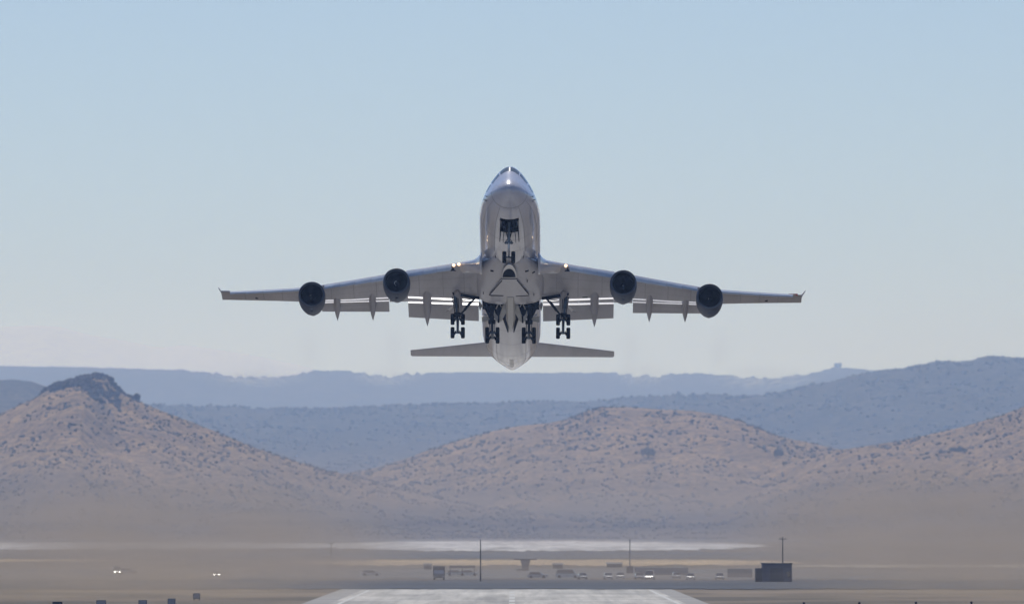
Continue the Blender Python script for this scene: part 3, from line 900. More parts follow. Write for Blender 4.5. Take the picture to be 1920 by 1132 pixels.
    xs = (13.3, 20.8)
    element('aft_flap', xs, rows(xs, [(13.2, 562.4), (20.4, 566)]), rows(xs, [(13.2, 565), (20.4, 568.5)]), rows(xs, [(13.2, 584.4), (20.4, 584)]), 1.35, 3.6, M_flap, 0.42)
    # flap track fairings
    for (x, r0, r1, wd) in ((5.75, 546, 606, .50), (9.1, 541, 611.5, .46), (15.1, 547, 601, .38), (19.05, 550, 601, .38)):
        y0 = yle(x) + (yte(x) - yle(x)) * .50
        L = 7.4 if x < 12 else 6.2
        g = G(); rg = []
        for k, (u, rw) in enumerate(((0, .05), (.06, .45), (.15, .75), (.3, 1), (.5, 1), (.68, .95), (.82, .68), (.93, .32), (1, .03))):
            y = y0 + L * u
            z = zrow(x, r0 + (r1 - r0) * (u ** 1.15) , y)
            hh = wd * 1.35 * (rw if u > .1 else rw)
            rg.append([(s*x + wd*rw*math.cos(2*math.pi*i/12), y, z + hh*0.8 + hh*math.sin(2*math.pi*i/12)) for i in range(12)])
        g.loft(rg, True, True, True)
        g.obj('flap_track_fairing', M_flap, w, True)
    # winglet
    g = G(); rg = []
    for (p0, p1) in (((418, 547.5, 45.7), (419.5, 561.5, 48.9)), ((414.5, 545, 46.9), (416.5, 553, 49.3)), ((409.3, 538.2, 48.9), (411.0, 541.5, 50.1))):
        q0, q1 = A(*p0), A(*p1)
        q0 = Vector((s*abs(q0.x), q0.y, q0.z)); q1 = Vector((s*abs(q1.x), q1.y, q1.z)); m_ = q0.lerp(q1, .35)
        rg.append([q0, m_ + Vector((-.06*s, 0, .05)), q1, m_ + Vector((.06*s, 0, -.05))])
    g.loft(rg, True, True, True)
    g.obj('winglet', M_bright, w)
    p = wing_pt(31.2, s, 0.02, False)
    G().box(p.x - .75, p.x + .25, p.y - .12, p.y + .25, p.z - .06, p.z + .05).obj('wingtip_light_fairing', M_red if s > 0 else M_wing, w)
    # fuel vent and static marks near the tip
    p = wing_pt(28.0, s, .7); G().box(p.x-.16, p.x+.16, p.y-.3, p.y+.3, p.z-.02, p.z+.03).obj('fuel_vent', M_line, w)
    # dark triangular opening at the inboard end of the leading edge flap
    g = G()
    q = [LX(849, 500.5, yle(6.1)-.45, s), LX(844.5, 508, yle(6.2)-.35, s), LX(855.5, 508, yle(6)-.35, s), LX(851, 504, yle(6.1)-.4, s)]
    slab('flap_end_opening', q, .04, M_dark, w)

# skin joints on the wings and the body, thin strips a few millimetres proud
M_seam = plain('skin_joint', (0.24, 0.24, 0.27), 0.7)
for s in (-1, 1):
    w = wings[s]
    for u in (.30, .62):
        for (x0, x1) in ((4.2, 11.1), (13.4, 20.7), (21.0, 30.5)):
            g = G(); rg = []
            for k in range(13):
                x = x0 + (x1 - x0) * k / 12
                rg.append([tuple(wing_pt(x, s, u + q, True, .006)) for q in (-.004, .004)])
            g.loft(rg, False); g.obj('skin_joint', M_seam, w)
    for x in (5.0, 7.3, 9.9, 14.6, 17.1, 19.6, 22.9, 25.1, 27.2, 29.3):
        g = G(); rg = []
        for k in range(11):
            u = .06 + .86 * k / 10
            rg.append([tuple(wing_pt(x + q, s, u, True, .006)) for q in (-.03, .03)])
        g.loft(rg, False); g.obj('skin_joint', M_seam, w)
for y in (1.9, 9.6, 13.2, 40.5, 45.2, 50.4, 55.2, 60.4):
    g = G(); rg = []
    for k in range(49):
        th = math.radians(60 + 240 * k / 48)
        rg.append([tuple(fus(y + q, th, .006)) for q in (-.03, .03)])
    g.loft(rg, False); g.obj('skin_joint', M_seam, fuselage)
for th in (118, 150, 210, 242):
    for (y0, y1) in ((2.0, 14.5), (38.0, 60.0)):
        g = G(); rg = []
        for k in range(25):
            y = y0 + (y1 - y0) * k / 24
            rg.append([tuple(fus(y, math.radians(th + q), .006)) for q in (-.4, .4)])
        g.loft(rg, False); g.obj('skin_joint', M_seam, fuselage)

# landing lights
def emis(name, col, st):
    m, n, l, b = nodes(name)
    b.inputs['Base Color'].default_value = (0.8, 0.8, 0.8, 1)
    b.inputs['Emission Color'].default_value = (*col, 1); b.inputs['Emission Strength'].default_value = st
    return m
M_lamp = emis('landing_lamp_glow', (1.0, 0.80, 0.50), 2.6)
M_lampring = emis('lamp_reflector_glow', (1.0, 0.45, 0.15), 0.7)
for (px, py, s) in ((850.8, 497.2, -1), (860.3, 495.4, -1), (1061.0, 498.2, 1)):
    ya = yle(5.7) - 0.55
    a = A(px, py, ya)
    g = G(); g.lathe_y([(ya + .25, .14), (ya, .19), (ya - .02, .17)], 16, a.x, a.z, False, False)
    ring = g.obj('landing_light', M_lampring, wings[s], True)
    g = G(); g.lathe_y([(ya + .01, .14), (ya - .07, .09), (ya - .10, .01)], 16, a.x, a.z)
    g.obj('lens', M_lamp, ring, True)

# small operator's mark under the wing on the picture's right side
M_mark = plain('dark_green_print', (0.03, 0.05, 0.035), 0.6)
def under_wing(pts, off):
    out = []
    for px, py in pts:
        y = 27.0
        for _ in range(8):
            a = A(px, py, y); x = abs(a.x)
            y0, yc, zl, zc, t, e = wing_station(x, True)
            lo_, hi_ = y0, yc
            u = min(.98, max(.02, (y - y0) / (yc - y0)))
            z = wing_pt(x, 1, u).z
            y = y + (a.z - z) / -0.3 * -1 * 0.9
            y = min(max(y, y0 + .3), yc - .3)
        a = A(px, py, y); out.append((a.x, a.y, wing_pt(abs(a.x), 1, (y - y0) / (yc - y0), True, off).z))
    return out
for pts in ([(1091, 526), (1092, 523.5), (1095, 522), (1097, 523), (1100, 521), (1102, 522), (1101, 525), (1097, 526), (1095, 528), (1091, 528)],
            [(1080, 519.5), (1081.5, 519.5), (1081, 521), (1080, 520.6)], [(1086.5, 520), (1088, 520), (1088, 521.5), (1087, 521.2)],
            [(1103, 523.5), (1104, 523.2), (1104, 524.6), (1103, 524.6)], [(1108, 524), (1109.4, 523.6), (1109.2, 525), (1108, 525.2)], [(1110.6, 522), (1112, 522), (1111.8, 523.4), (1110.8, 523.4)]):
    q = under_wing(pts, .02)
    g = G(); n = len(q); g.add(q + [(a, b_, c + .015) for a, b_, c in q], [tuple(range(n)), tuple(range(2*n-1, n-1, -1))])
    g.obj('wing_marking', M_mark, wings[1])

# ---- engines
def engine(px, py, ya, s, seed):
    a = A(px, py, ya)
    root = a
    x, z = a.x, a.z
    r = random.Random(seed)
    g = G()
    prof = [(1.35, 1.19), (.8, 1.17), (.35, 1.18), (.12, 1.24), (.02, 1.30), (0.0, 1.34), (.05, 1.38), (.2, 1.425), (.6, 1.46), (1.2, 1.475), (2.0, 1.45), (2.9, 1.36), (3.7, 1.22), (4.3, 1.08), (4.31, 1.0), (3.6, 1.0)]
    g.lathe_y([(y, q) for y, q in prof[4:]], 48)
    nac = g.obj('engine', M_nac, plane, True, angle=50)
    nac.location = (x, ya, z)
    g = G(); g.lathe_y([(.32, 1.18), (.12, 1.235), (.02, 1.297), (-.012, 1.34), (.05, 1.388), (.16, 1.425)], 48)
    g.obj('inlet_lip', M_lip, nac, True)
    g = G(); g.lathe_y([(1.6, 1.19), (.8, 1.172), (.30, 1.178)], 48); g.obj('inlet_duct', M_duct, nac, True)
    g = G()
    for k in range(34):
        t0 = 2 * math.pi * k / 34
        pts = []
        for (rr, tw, yy) in ((.36, .10, 1.32), (.78, .075, 1.30), (1.165, .055, 1.28)):
            for e in (-1, 1):
                t = t0 + e * tw + rr * .05
                pts.append((rr * math.cos(t), yy + e * .10, rr * math.sin(t)))
        g.add(pts, [(0, 1, 3, 2), (2, 3, 5, 4)])
    g.lathe_y([(1.5, 1.18), (1.5, .02)], 32)
    g.obj('fan', M_duct, nac)
    g = G(); g.lathe_y([(1.35, .37), (1.1, .33), (.85, .22), (.68, .1), (.62, .01)], 24)
    sp = g.obj('spinner', M_duct, nac, True)
    g = G()                      # white comma painted on the spinner, a raised strip
    t00 = {0: 2.6, 1: 1.0, 2: 4.2, 3: 3.6}[seed]; sw = {0: .35, 1: 3.6, 2: .5, 3: .5}[seed]
    n = 12; prev = []
    for k in range(n + 1):
        u = k / n; t = t00 + sw * u; rr = .05 + (.24 if seed == 1 else .17) * u; yy = np.interp(rr, [.01, .1, .22, .33], [.62, .68, .85, 1.1]) - .015
        wdt = .045 * math.sin(math.pi * min(1, u * 1.1 + .1)) + .012
        prev.append([((rr-wdt) * math.cos(t), yy - .01, (rr-wdt) * math.sin(t)), ((rr+wdt) * math.cos(t), yy + .02, (rr+wdt) * math.sin(t))])
    g.loft(prev, False)
    g.obj('spinner_mark', M_bright, sp)
    g = G(); g.lathe_y([(3.4, .98), (4.6, .86), (5.6, .62), (6.3, .47), (6.32, .40)], 32); g.obj('core_nozzle', M_lip, nac, True)
    g = G(); g.lathe_y([(5.9, .34), (6.6, .24), (7.2, .06), (7.25, .01)], 20); g.obj('exhaust_plug', M_nac, nac, True)
    # cowl split line, latch panel and drain mast under the cowl
    for (dx, y0, y1, w_) in ((0, .45, 4.1, .012), (-.55, 1.9, 4.0, .010), (.55, 1.9, 4.0, .010)):
        gg = G(); rg = []
        for k in range(8):
            y = y0 + (y1 - y0) * k / 7
            rr = np.interp(y, [.2, .6, 1.2, 2.0, 2.9, 3.7, 4.3], [1.425, 1.46, 1.475, 1.45, 1.36, 1.22, 1.08]) + .004
            t = -math.pi / 2 + dx
            rg.append([(rr * math.cos(t - w_), y, rr * math.sin(t - w_)), (rr * math.cos(t + w_), y, rr * math.sin(t + w_))])
        gg.loft(rg, False); gg.obj('cowl_seam', M_lip if dx else M_strut, nac)
    G().box(-.14, .14, 1.5, 2.3, -1.56, -1.40).obj('access_panel', M_lip, nac, bevel=.03)
    # pylon
    xw = abs(x)
    y0w = yle(xw)
    zl = wing_pt(xw, s, 0.03).z - z
    zm = wing_pt(xw, s, 0.5).z - z
    g = G(); w_ = .22
    def pr(y, zb, zt, w): return [(-w, y, zb), (w, y, zb), (w, y, zt), (-w, y, zt)]
    dy = y0w - ya
    g.loft([pr(1.5, 1.3, 1.5, .05), pr(2.8, 1.15, 1.62, w_), pr(dy, .7, zl + .12, w_), pr(dy + 1.5, .45, zm + .35, w_), pr(dy + 4.2, .6, zm + .3, .05)], True, True, True)
    g.obj('pylon', M_wing, nac, False)
    return nac
engine(584.3, 550.5, 31.3, -1, 0)
engine(743.3, 525.5, 23.4, -1, 1)
engine(1168.8, 528.8, 23.4, 1, 2)
engine(1330.6, 554.5, 31.3, 1, 3)

# ---- tail
def surf(name, secs, s, m, parent, t=.10):
    """secs: (x, yLE, zLE, yTE, zTE)"""
    g = G(); rg = []
    for (x, y0, z0, y1, z1) in secs:
        c = y1 - y0; up, lo = [], []
        for i in range(9):
            u = (i / 8) ** 1.5; th = math.sqrt(u) * (1 - u) * 1.9 * t * c * .5
            b = z0 + (z1 - z0) * u
            up.append((s*x, y0 + c*u, b + th + .015)); lo.append((s*x, y0 + c*u, b - th - .015))
        rg.append(up[::-1] + lo)
    g.loft(rg, True, True, True)
    return g.obj(name, m, parent, True, angle=50)
for s in (-1, 1):
    z = lambda x, r, y: zrow(x, r, y)
    st = surf('horizontal_stabilizer', [(1.2, 56.4, z(2.6, 639.5, 56.4) , 62.6, z(2.6, 666.5, 62.6)), (2.6, 57.3, z(2.6, 641, 57.3), 63.2, z(2.6, 667, 63.2)),
                (11.4, 64.7, z(11.4, 656.5, 64.7), 65.9, z(11.4, 666.2, 65.9))], s, M_wing, plane, .08)
    surf('elevator', [(2.2, 63.25, z(2.6, 666.5, 63.25) + .02, 65.6, z(2.6, 668.2, 65.6)), (11.25, 65.95, z(11.25, 665.8, 65.95), 67.1, z(11.25, 667.6, 67.1))], s, M_wing, st, .05)
g = G(); rg = []
for (zz, y0, y1) in ((2.6, 52.6, 65.4), (5, 55.9, 66.6), (9, 60.8, 68.7), (13.0, 65.7, 70.7)):
    c = y1 - y0; a, b_ = [], []
    for i in range(9):
        u = (i/8) ** 1.5; th = math.sqrt(u) * (1-u) * 1.9 * .05 * c
        a.append((th + .01, y0 + c*u, zz)); b_.append((-th - .01, y0 + c*u, zz))
    rg.append(a[::-1] + b_)
g.loft(rg, True, True, True); g.obj('vertical_fin', M_white, plane, True, angle=50)
g = G(); g.lathe_y([(68.2, .26), (68.8, .2), (69.1, .12)], 16, 0, 1.7, True, True); g.obj('tail_cone_exhaust', M_dstrut, fuselage, True)
# tail details: pale lower seam stripe and slots
for (y0, y1, w_, m_) in ((52.5, 56.6, .16, M_bright), (57, 62.0, .2, M_bright)):
    g = G(); rg = []
    for k in range(7):
        y = y0 + (y1-y0)*k/6
        rg.append([tuple(fus(y, math.pi - e * w_ / 2.2, .012)) for e in (-1, 0, 1)])
    g.loft(rg, False); g.obj('tail_skid_fairing', M_door, fuselage)
for s in (-1, 1):
    g = G(); g.loft([[tuple(fus(y, s * math.radians(t), .012)) for t in (132 - (y-56.8)*6, 134 - (y-56.8)*6)] for y in (56.8, 57.5, 58.2, 58.9)], False)
    g.obj('outflow_slot', M_line, fuselage)

# ---- landing gear
def wheel(c, parent, r=.62, w=.40):
    g = G(); cx, cy, cz = c
    prof = [(-w/2, r*.55), (-w/2, r*.78), (-w/2*.9, r*.92), (-w/2*.6, r*.99), (0, r), (w/2*.6, r*.99), (w/2*.9, r*.92), (w/2, r*.78), (w/2, r*.55)]
    n = 28; rings = [[(cx + p, cy + q*math.cos(2*math.pi*i/n), cz + q*math.sin(2*math.pi*i/n)) for i in range(n)] for p, q in prof]
    g.loft(rings)
    t = g.obj('wheel', M_tyre, parent, True)
    g = G(); rings = [[(cx + p, cy + q*math.cos(2*math.pi*i/n), cz + q*math.sin(2*math.pi*i/n)) for i in range(n)] for p, q in ((-w*.42, .02), (-w*.40, r*.30), (-w*.47, r*.56), (w*.47, r*.56), (w*.40, r*.30), (w*.42, .02))]
    g.loft(rings); g.obj('rim', M_rim, t, True)
    return t
def bogie(c, tilt, parent, half=.735, track=.56, r=.62, w=.40):
    c = Vector(c); d = Vector((0, math.cos(tilt), -math.sin(tilt))) * half
    f, b_ = c - d, c + d
    G().tube(f - d*.12, b_ + d*.12, .15, .13, 12).obj('bogie_beam', M_strut, parent, True, angle=60)
    for q in (f, b_):
        G().tube(q - Vector((track, 0, 0)), q + Vector((track, 0, 0)), .11, n=10).obj('axle', M_strut, parent, True, angle=60)
        for e in (-1, 1):
            wheel(q + Vector((e * track, 0, 0)), parent, r, w * 1.08)
            G().tube(q + Vector((e*.22, 0, -.02)), q + Vector((e*.30, 0, 0)), .24, .26, 14).obj('brake', M_dstrut, parent, True, angle=60)
for s in (-1, 1):
    # wing gear
    c = LX(858.2, 611, 32.0, s)
    top = LX(853.5, 555, 31.6, s); low = LX(857.5, 592, 31.9, s)
    g = G(); g.tube(top, Vector(top).lerp(Vector(low), .62), .20, .20, 14)
    lg = g.obj('wing_landing_gear', M_strut, plane, True, angle=60)
    G().tube(Vector(top).lerp(Vector(low), .6), c, .13, .13, 12).obj('piston', M_steel if False else M_strut, lg, True, angle=60)
    for dx in (-.34, .30):
        G().tube(Vector(top) + Vector((dx, .1, 0)), Vector(low) + Vector((dx*.6, .1, 0)), .045, n=6).obj('hydraulic_line', M_dstrut, lg)
    G().tube(LX(893, 556, 32.6, s), LX(864, 589, 32.1, s), .11, .10, 8).obj('side_brace', M_dstrut, lg)
    G().tube(LX(884, 565, 32.5, s), LX(871, 581, 32.2, s), .15, .15, 8).obj('brace_actuator', M_dstrut, lg)
    G().tube(LX(897, 555, 32.6, s), LX(850, 550, 32.0, s), .20, .16, 8).obj('trunnion', M_dstrut, lg)
    G().tube(LX(864, 563, 32.9, s), LX(893, 559.5, 33.0, s), .05, .05, 6).obj('hydraulic_line', M_dstrut, lg)
    G().box(low[0]-.36, low[0]+.36, low[1]-.25, low[1]+.25, low[2]-.12, low[2]+.35).obj('strut_collar', M_dstrut, lg, bevel=.06)
    bogie(c, math.radians(62), lg)
    G().tube(Vector(low) + Vector((0, -.35, -.1)), Vector(c) + Vector((0, -.42, -.1)), .07, n=6).obj('torque_link', M_dstrut, lg)
    # door with a twisted end
    slab('wing_gear_door', [LX(839, 580, 33.5, s), LX(843, 582, 33.5, s), LX(849, 577, 33.2, s), LX(851, 571, 32.8, s), LX(847.5, 573, 33.0, s)], .06, M_bright, lg)
    slab('wing_gear_door', [LX(834, 583.5, 33.9, s), LX(838, 584.5, 33.9, s), LX(845, 581, 33.6, s), LX(841, 580, 33.6, s)], .05, M_flap, lg)
    # well opening in the wing
    slab('wing_wheel_bay', [LX(848, 548.2, 31.3, s), LX(849, 553, 31.5, s), LX(898, 561.5, 31.6, s), LX(900, 556, 31.4, s), LX(860, 549.5, 31.3, s)], .05, M_dark, wings[s])
    # body gear
    c = LX(923.2 if s < 0 else 923.2, 628.5, 35.4, s)
    top = LX(922, 572, 33.6, s)
    g = G(); g.tube(top, Vector(top).lerp(Vector(c), .62), .27, .22, 14)
    bg_ = g.obj('body_landing_gear', M_dstrut, plane, True, angle=60)
    G().tube(Vector(top).lerp(Vector(c), .55), c, .15, .15, 12).obj('piston', M_strut, bg_, True, angle=60)
    G().tube(LX(908, 572, 34.0, s), LX(921, 600, 34.6, s), .14, .12, 8).obj('side_brace', M_dstrut, bg_)
    G().tube(LX(914, 570, 33.6, s), LX(928, 596, 34.2, s), .10, .10, 8).obj('side_brace', M_dstrut, bg_)
    q = Vector(top).lerp(Vector(c), .55)
    G().box(q.x-.42, q.x+.38, q.y-.25, q.y+.25, q.z-.22, q.z+.18).obj('strut_collar', M_dstrut, bg_, bevel=.07)
    G().tube(q + Vector((0, -.35, 0)), Vector(c) + Vector((0, -.5, .1)), .09, n=6).obj('torque_link', M_dstrut, bg_)
    for dx in (-.28, .30):
        G().tube(q + Vector((dx, -.1, 0)), Vector(c) + Vector((dx*.8, -.2, .1)), .04, n=6).obj('hydraulic_line', M_dstrut, bg_)
    bogie(c, math.radians(4), bg_)

# nose gear
c = Vector(A(954.0, 482.3, 8.3)); c.x = A(954.0, 482.3, 8.3).x
top = Vector((c.x, 7.2, -2.0))
mid_ = Vector(A(954, 455, 7.7))
g = G(); g.tube(top, mid_, .17, .16, 14)
ng = g.obj('nose_landing_gear', M_nstrut, plane, True, angle=60)
G().tube(mid_, c + Vector((0, 0, .1)), .11, .11, 12).obj('piston', M_nstrut, ng, True, angle=60)
G().box(mid_.x-.42, mid_.x+.36, mid_.y-.2, mid_.y+.15, mid_.z-.14, mid_.z+.10).obj('steering_collar', M_nstrut, ng, bevel=.05)
for dx in (-.38, .38):
    G().tube(Vector((c.x + dx*1.7, 5.6, -2.1)), mid_ + Vector((dx*.35, 0, .55)), .06, n=8).obj('drag_brace', M_dstrut, ng)
    G().tube(mid_ + Vector((dx*.35, -.1, .4)), mid_ + Vector((dx*1.2, -.1, -.1)), .04, n=6).obj('steering_link', M_strut, ng)
    G().lathe_y([(-.08, .13), (.1, .10)], 12, 0, 0, True, True).obj('taxi_light', M_glass, ng).location = mid_ + Vector((dx*.85, -.25, -.12))
G().tube(mid_ + Vector((0, -.28, -.1)), mid_.lerp(c, .5) + Vector((0, -.42, 0)), .06, n=6).obj('torque_link', M_steel, ng)
G().tube(mid_.lerp(c, .5) + Vector((0, -.42, 0)), c + Vector((0, -.2, .15)), .06, n=6).obj('torque_link', M_steel, ng)
G().tube(c - Vector((.45, 0, 0)), c + Vector((.45, 0, 0)), .09).obj('axle', M_strut, ng)
for e in (-1, 1):
    wheel(c + Vector((e * .47, 0, 0)), ng, .64, .44)
for s in (-1, 1):
    slab('nose_gear_door', [(s*.93, 4.5, -2.78), (s*.93, 7.6, -3.12), (s*1.02, 7.6, -4.05), (s*1.0, 6.3, -3.72), (s*.98, 5.3, -3.5)], .07, M_dstrut, plane)
    slab('nose_gear_door', [(s*.62, 7.35, -3.0), (s*.62, 8.3, -3.1), (s*.66, 8.3, -3.9), (s*.66, 7.5, -3.7)], .05, M_strut, plane)

# ------------------------------------------------------------------ things on the airfield
def ground_d(py): return FPX * CAMH / (py - HOR)
def at_ground(px, py):
    d = ground_d(py)
    return ((px - 960) / FPX * d, d, 0.0), d / FPX
M_pole = plain('weathered_pole', (0.05, 0.045, 0.04), 0.8)
M_dmetal = plain('dark_painted_metal', (0.03, 0.035, 0.05), 0.6)
M_navy = plain('dark_blue_cladding', (0.05, 0.06, 0.095), 0.7, var=0.2)
M_cont = plain('blue_grey_container', (0.14, 0.19, 0.25), 0.6, var=0.15)
M_carglass = plain('car_glass', (0.02, 0.025, 0.03), 0.05, coat=1.0)
def carpaint(n, c): return plain(n, c, 0.25, 0.1, 0.03, coat=1.0)
PAINTS = {'white': carpaint('white_car_paint', (0.72, 0.72, 0.70)), 'silver': carpaint('silver_car_paint', (0.42, 0.43, 0.45)),
          'grey': carpaint('grey_car_paint', (0.16, 0.17, 0.18)), 'dark': carpaint('dark_car_paint', (0.03, 0.035, 0.045))}
M_hlglint = emis('headlight_sun_glint', (1.0, 0.95, 0.85), 14.0)  # added glow that stands in for sun glints on two vehicles
M_hl = plain('headlight_glass', (0.6, 0.6, 0.6), 0.1, 0.5, coat=1)

def make_car(name, cat, label, loc, rz, col, van=False, lit=False):
    root = empty(name, loc, (0, 0, rz))
    tag(root, label, cat, 'vehicles parked beyond the runway')
    L, Wd = (5.2, 1.95) if van else (4.5, 1.8)
    H0, H1 = (1.05, 2.0) if van else (0.82, 1.42)
    g = G()
    def ring(y, w, z0, z1): return [(-w, y, z0), (w, y, z0), (w, y, z1 - .1), (w*.93, y, z1), (-w*.93, y, z1), (-w, y, z1 - .1)]
    h = Wd / 2
    g.loft([ring(-L/2, h*.82, .38, .62), ring(-L/2 + .18, h*.97, .24, .74), ring(-L/2 + 1.1, h, .2, H0 - .02), ring(0, h, .2, H0), ring(L/2 - .5, h, .2, H0), ring(L/2 - .1, h*.95, .26, H0 - .06), ring(L/2, h*.86, .4, H0 - .14)], True, True, True)
    body = g.obj('body', PAINTS[col], root, True, angle=30)
    c0, c1 = (-L/2 + .75, L/2 - .12) if van else (-L/2 + 1.0, L/2 - .35)
    g = G()
    g.loft([[(-h*.93, c0, H0 - .03), (h*.93, c0, H0 - .03), (h*.93, c1, H0 - .03), (-h*.93, c1, H0 - .03)],
            [(-h*.76, c0 + .75, H1 - .05), (h*.76, c0 + .75, H1 - .05), (h*.76, c1 - .35, H1 - .05), (-h*.76, c1 - .35, H1 - .05)]], True, False, False)
    g.obj('window', M_carglass, root, False)
    G().box(-h*.78, h*.78, c0 + .72, c1 - .3, H1 - .06, H1).obj('roof', PAINTS[col], root, bevel=.04)
    for sx in (-1, 1):
        for yy in (-L/2 + .85, L/2 - .85):
            gg = G(); gg.tube((sx*(h - .2), yy, .33), (sx*(h + .01), yy, .33), .33, n=14)
            w_ = gg.obj('wheel', M_tyre, root)
        G().box(sx*h*.62 - .18, sx*h*.62 + .18, -L/2 + .0, -L/2 + .1, (.44 if lit else .5), (.72 if lit else .66)).obj('headlight', M_hlglint if lit else M_hl, root, bevel=.03)
        G().box(sx*(h + .1) - .09, sx*(h + .1) + .09, c0 + .35, c0 + .45, H0, H0 + .14).obj('side_mirror', PAINTS[col], root)
    G().box(-h*.4, h*.4, -L/2 - .02, -L/2 + .05, .42, .56).obj('grille', M_dmetal, root)
    return root
cars = [
    (1008, 1083, 1.45, 'silver', 0, 'silver car parked side on right of the tall left lamp pole, below the canopy'),
    (1064, 1083, 1.50, 'white', 1, 'white van parked side on at the left end of the long row'),
    (1092, 1085, 0.10, 'silver', 0, 'silver car facing the runway, first of the long row left of the middle pole'),
    (1140, 1085, 0.06, 'white', 0, 'white car facing the runway, second of the long row left of the middle pole'),
    (1163, 1084, 0.00, 'white', 0, 'bright white car with a glinting windscreen just left of the middle pole'),
    (1198, 1085, 0.08, 'silver', 0, 'silver car just right of the middle pole in front of the container'),
    (1218, 1086, -0.07, 'white', 1, 'white van parked in front of the long blue grey container'),
    (1268, 1084, 0.05, 'silver', 0, 'silver car before the right end of the blue grey container'),
    (1295, 1086, -0.05, 'white', 0, 'white car in the gap between the two blue grey containers'),
    (1349, 1086, 0.0, 'silver', 0, 'silver car at the right end of the long row near the dark shed'),
    (695, 1079, 1.6, 'white', 0, 'lone white car parked side on left of the box truck'),
    (219, 1076, 0.1, 'white', 1, 'white van with headlights lit as added sun glints in the dust at the far left'),
    (241, 1075, 1.5, 'silver', 0, 'silver car close behind the van in the dust at the far left'),
    (406, 1081, 0.05, 'white', 0, 'white car with headlights lit as added sun glints in dust between far van and runway'),
    (855, 1079, 1.55, 'white', 0, 'white car in the left bay of the dark roofed shelter'),
    (878, 1079, 1.6, 'white', 0, 'white car in the right bay of the dark roofed shelter'),
]
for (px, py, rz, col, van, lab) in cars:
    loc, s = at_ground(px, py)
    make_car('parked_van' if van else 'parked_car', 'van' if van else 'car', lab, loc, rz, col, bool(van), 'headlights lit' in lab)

# box truck
loc, s = at_ground(823, 1087)
t = empty('box_truck', loc); tag(t, 'dark box truck facing the runway left of the dark roofed shelter', 'truck', 'vehicles parked beyond the runway')
G().box(-1.25, 1.25, 1.2, 7.2, .9, 3.0).obj('cargo_box', M_dmetal, t, bevel=.05)
g = G(); g.loft([[(-1.15,-.6,.5),(1.15,-.6,.5),(1.15,1.1,.5),(-1.15,1.1,.5)],[(-1.15,-.65,1.35),(1.15,-.65,1.35),(1.15,1.1,1.35),(-1.15,1.1,1.35)],[(-1.05,-.2,2.2),(1.05,-.2,2.2),(1.1,1.1,2.25),(-1.1,1.1,2.25)]], True, True, True)
cab = g.obj('cab', PAINTS['grey'], t)
slab('windscreen', [(-1.0, -.62, 1.42), (1.0, -.62, 1.42), (.95, -.28, 2.1), (-.95, -.28, 2.1)], .02, M_hl, cab)
for sx in (-1, 1):
    G().box(sx*.85-.17, sx*.85+.17, -.72, -.6, .7, .9).obj('headlight', M_hl, t)
    for yy in (.3, 5.6): G().tube((sx*.85, yy, .48), (sx*1.17, yy, .48), .48, n=16).obj('wheel', M_tyre, t)

# dark roofed shelter
loc, s = at_ground(867, 1080)
t = empty('open_shelter', loc); tag(t, 'open parking shelter with a dark flat roof left of the tall lamp pole', 'shelter')
G().box(-2.9, 2.9, -2.2, 2.2, 1.95, 2.55).obj('roof', M_navy, t, bevel=.04)
for x in (-2.7, 0, 2.7):
    for y in (-2, 2): G().box(x-.07, x+.07, y-.07, y+.07, 0, 1.96).obj('post', M_dmetal, t)
# canopy on one column
loc, s = at_ground(985, 1069)
t = empty('canopy', loc); tag(t, 'dark T shaped canopy on one thick column right of the tall lamp pole', 'canopy')
G().box(-3.0, 3.0, -1.5, 1.5, 2.75, 3.05).obj('roof', M_navy, t, bevel=.05)
g = G(); g.loft([[(-.9,-.5,0),(.9,-.5,0),(.9,.5,0),(-.9,.5,0)],[(-.9,-.5,1.2),(.9,-.5,1.2),(.9,.5,1.2),(-.9,.5,1.2)],[(-1.3,-.6,2.76),(1.3,-.6,2.76),(1.3,.6,2.76),(-1.3,.6,2.76)]], True, True, True)
g.obj('column', M_navy, t)
G().box(-2.3, .6, -1, 1, 0.02, .5).obj('base', M_dmetal, t, bevel=.04)
# a low hut on the dry grass
for (px, py, w, h, lab) in ((1046, 1062, 2.6, 1.1, 'low dark hut on the dry grass right of the canopy'), (802, 1063, 2.0, 1.2, 'low dark hut on the dry grass behind the box truck'), (1152, 1059, 4.2, .9, 'long low dark hut on the dry grass left of the middle pole')):
    loc, s = at_ground(px, py + 4)
    t = empty('hut', loc); tag(t, lab, 'hut', 'low huts on the dry grass')
    G().box(-w/2, w/2, 0, 2, 0, h).obj('wall', M_dmetal, t)
    g = G(); g.loft([[(-w/2-.2,-.2,h+.002),(w/2+.2,-.2,h+.002),(w/2+.2,-.2,h+.1),(-w/2-.2,-.2,h+.1)],[(-w/2-.2,1,h+.4),(w/2+.2,1,h+.4),(w/2+.2,1,h+.5),(-w/2-.2,1,h+.5)],[(-w/2-.2,2.2,h+.002),(w/2+.2,2.2,h+.002),(w/2+.2,2.2,h+.1),(-w/2-.2,2.2,h+.1)]], True, True, True)
    g.obj('roof', M_navy, t)
    G().box(-.4, .4, -.03, .02, 0, min(h - .1, 1.9)).obj('door', M_line, t)

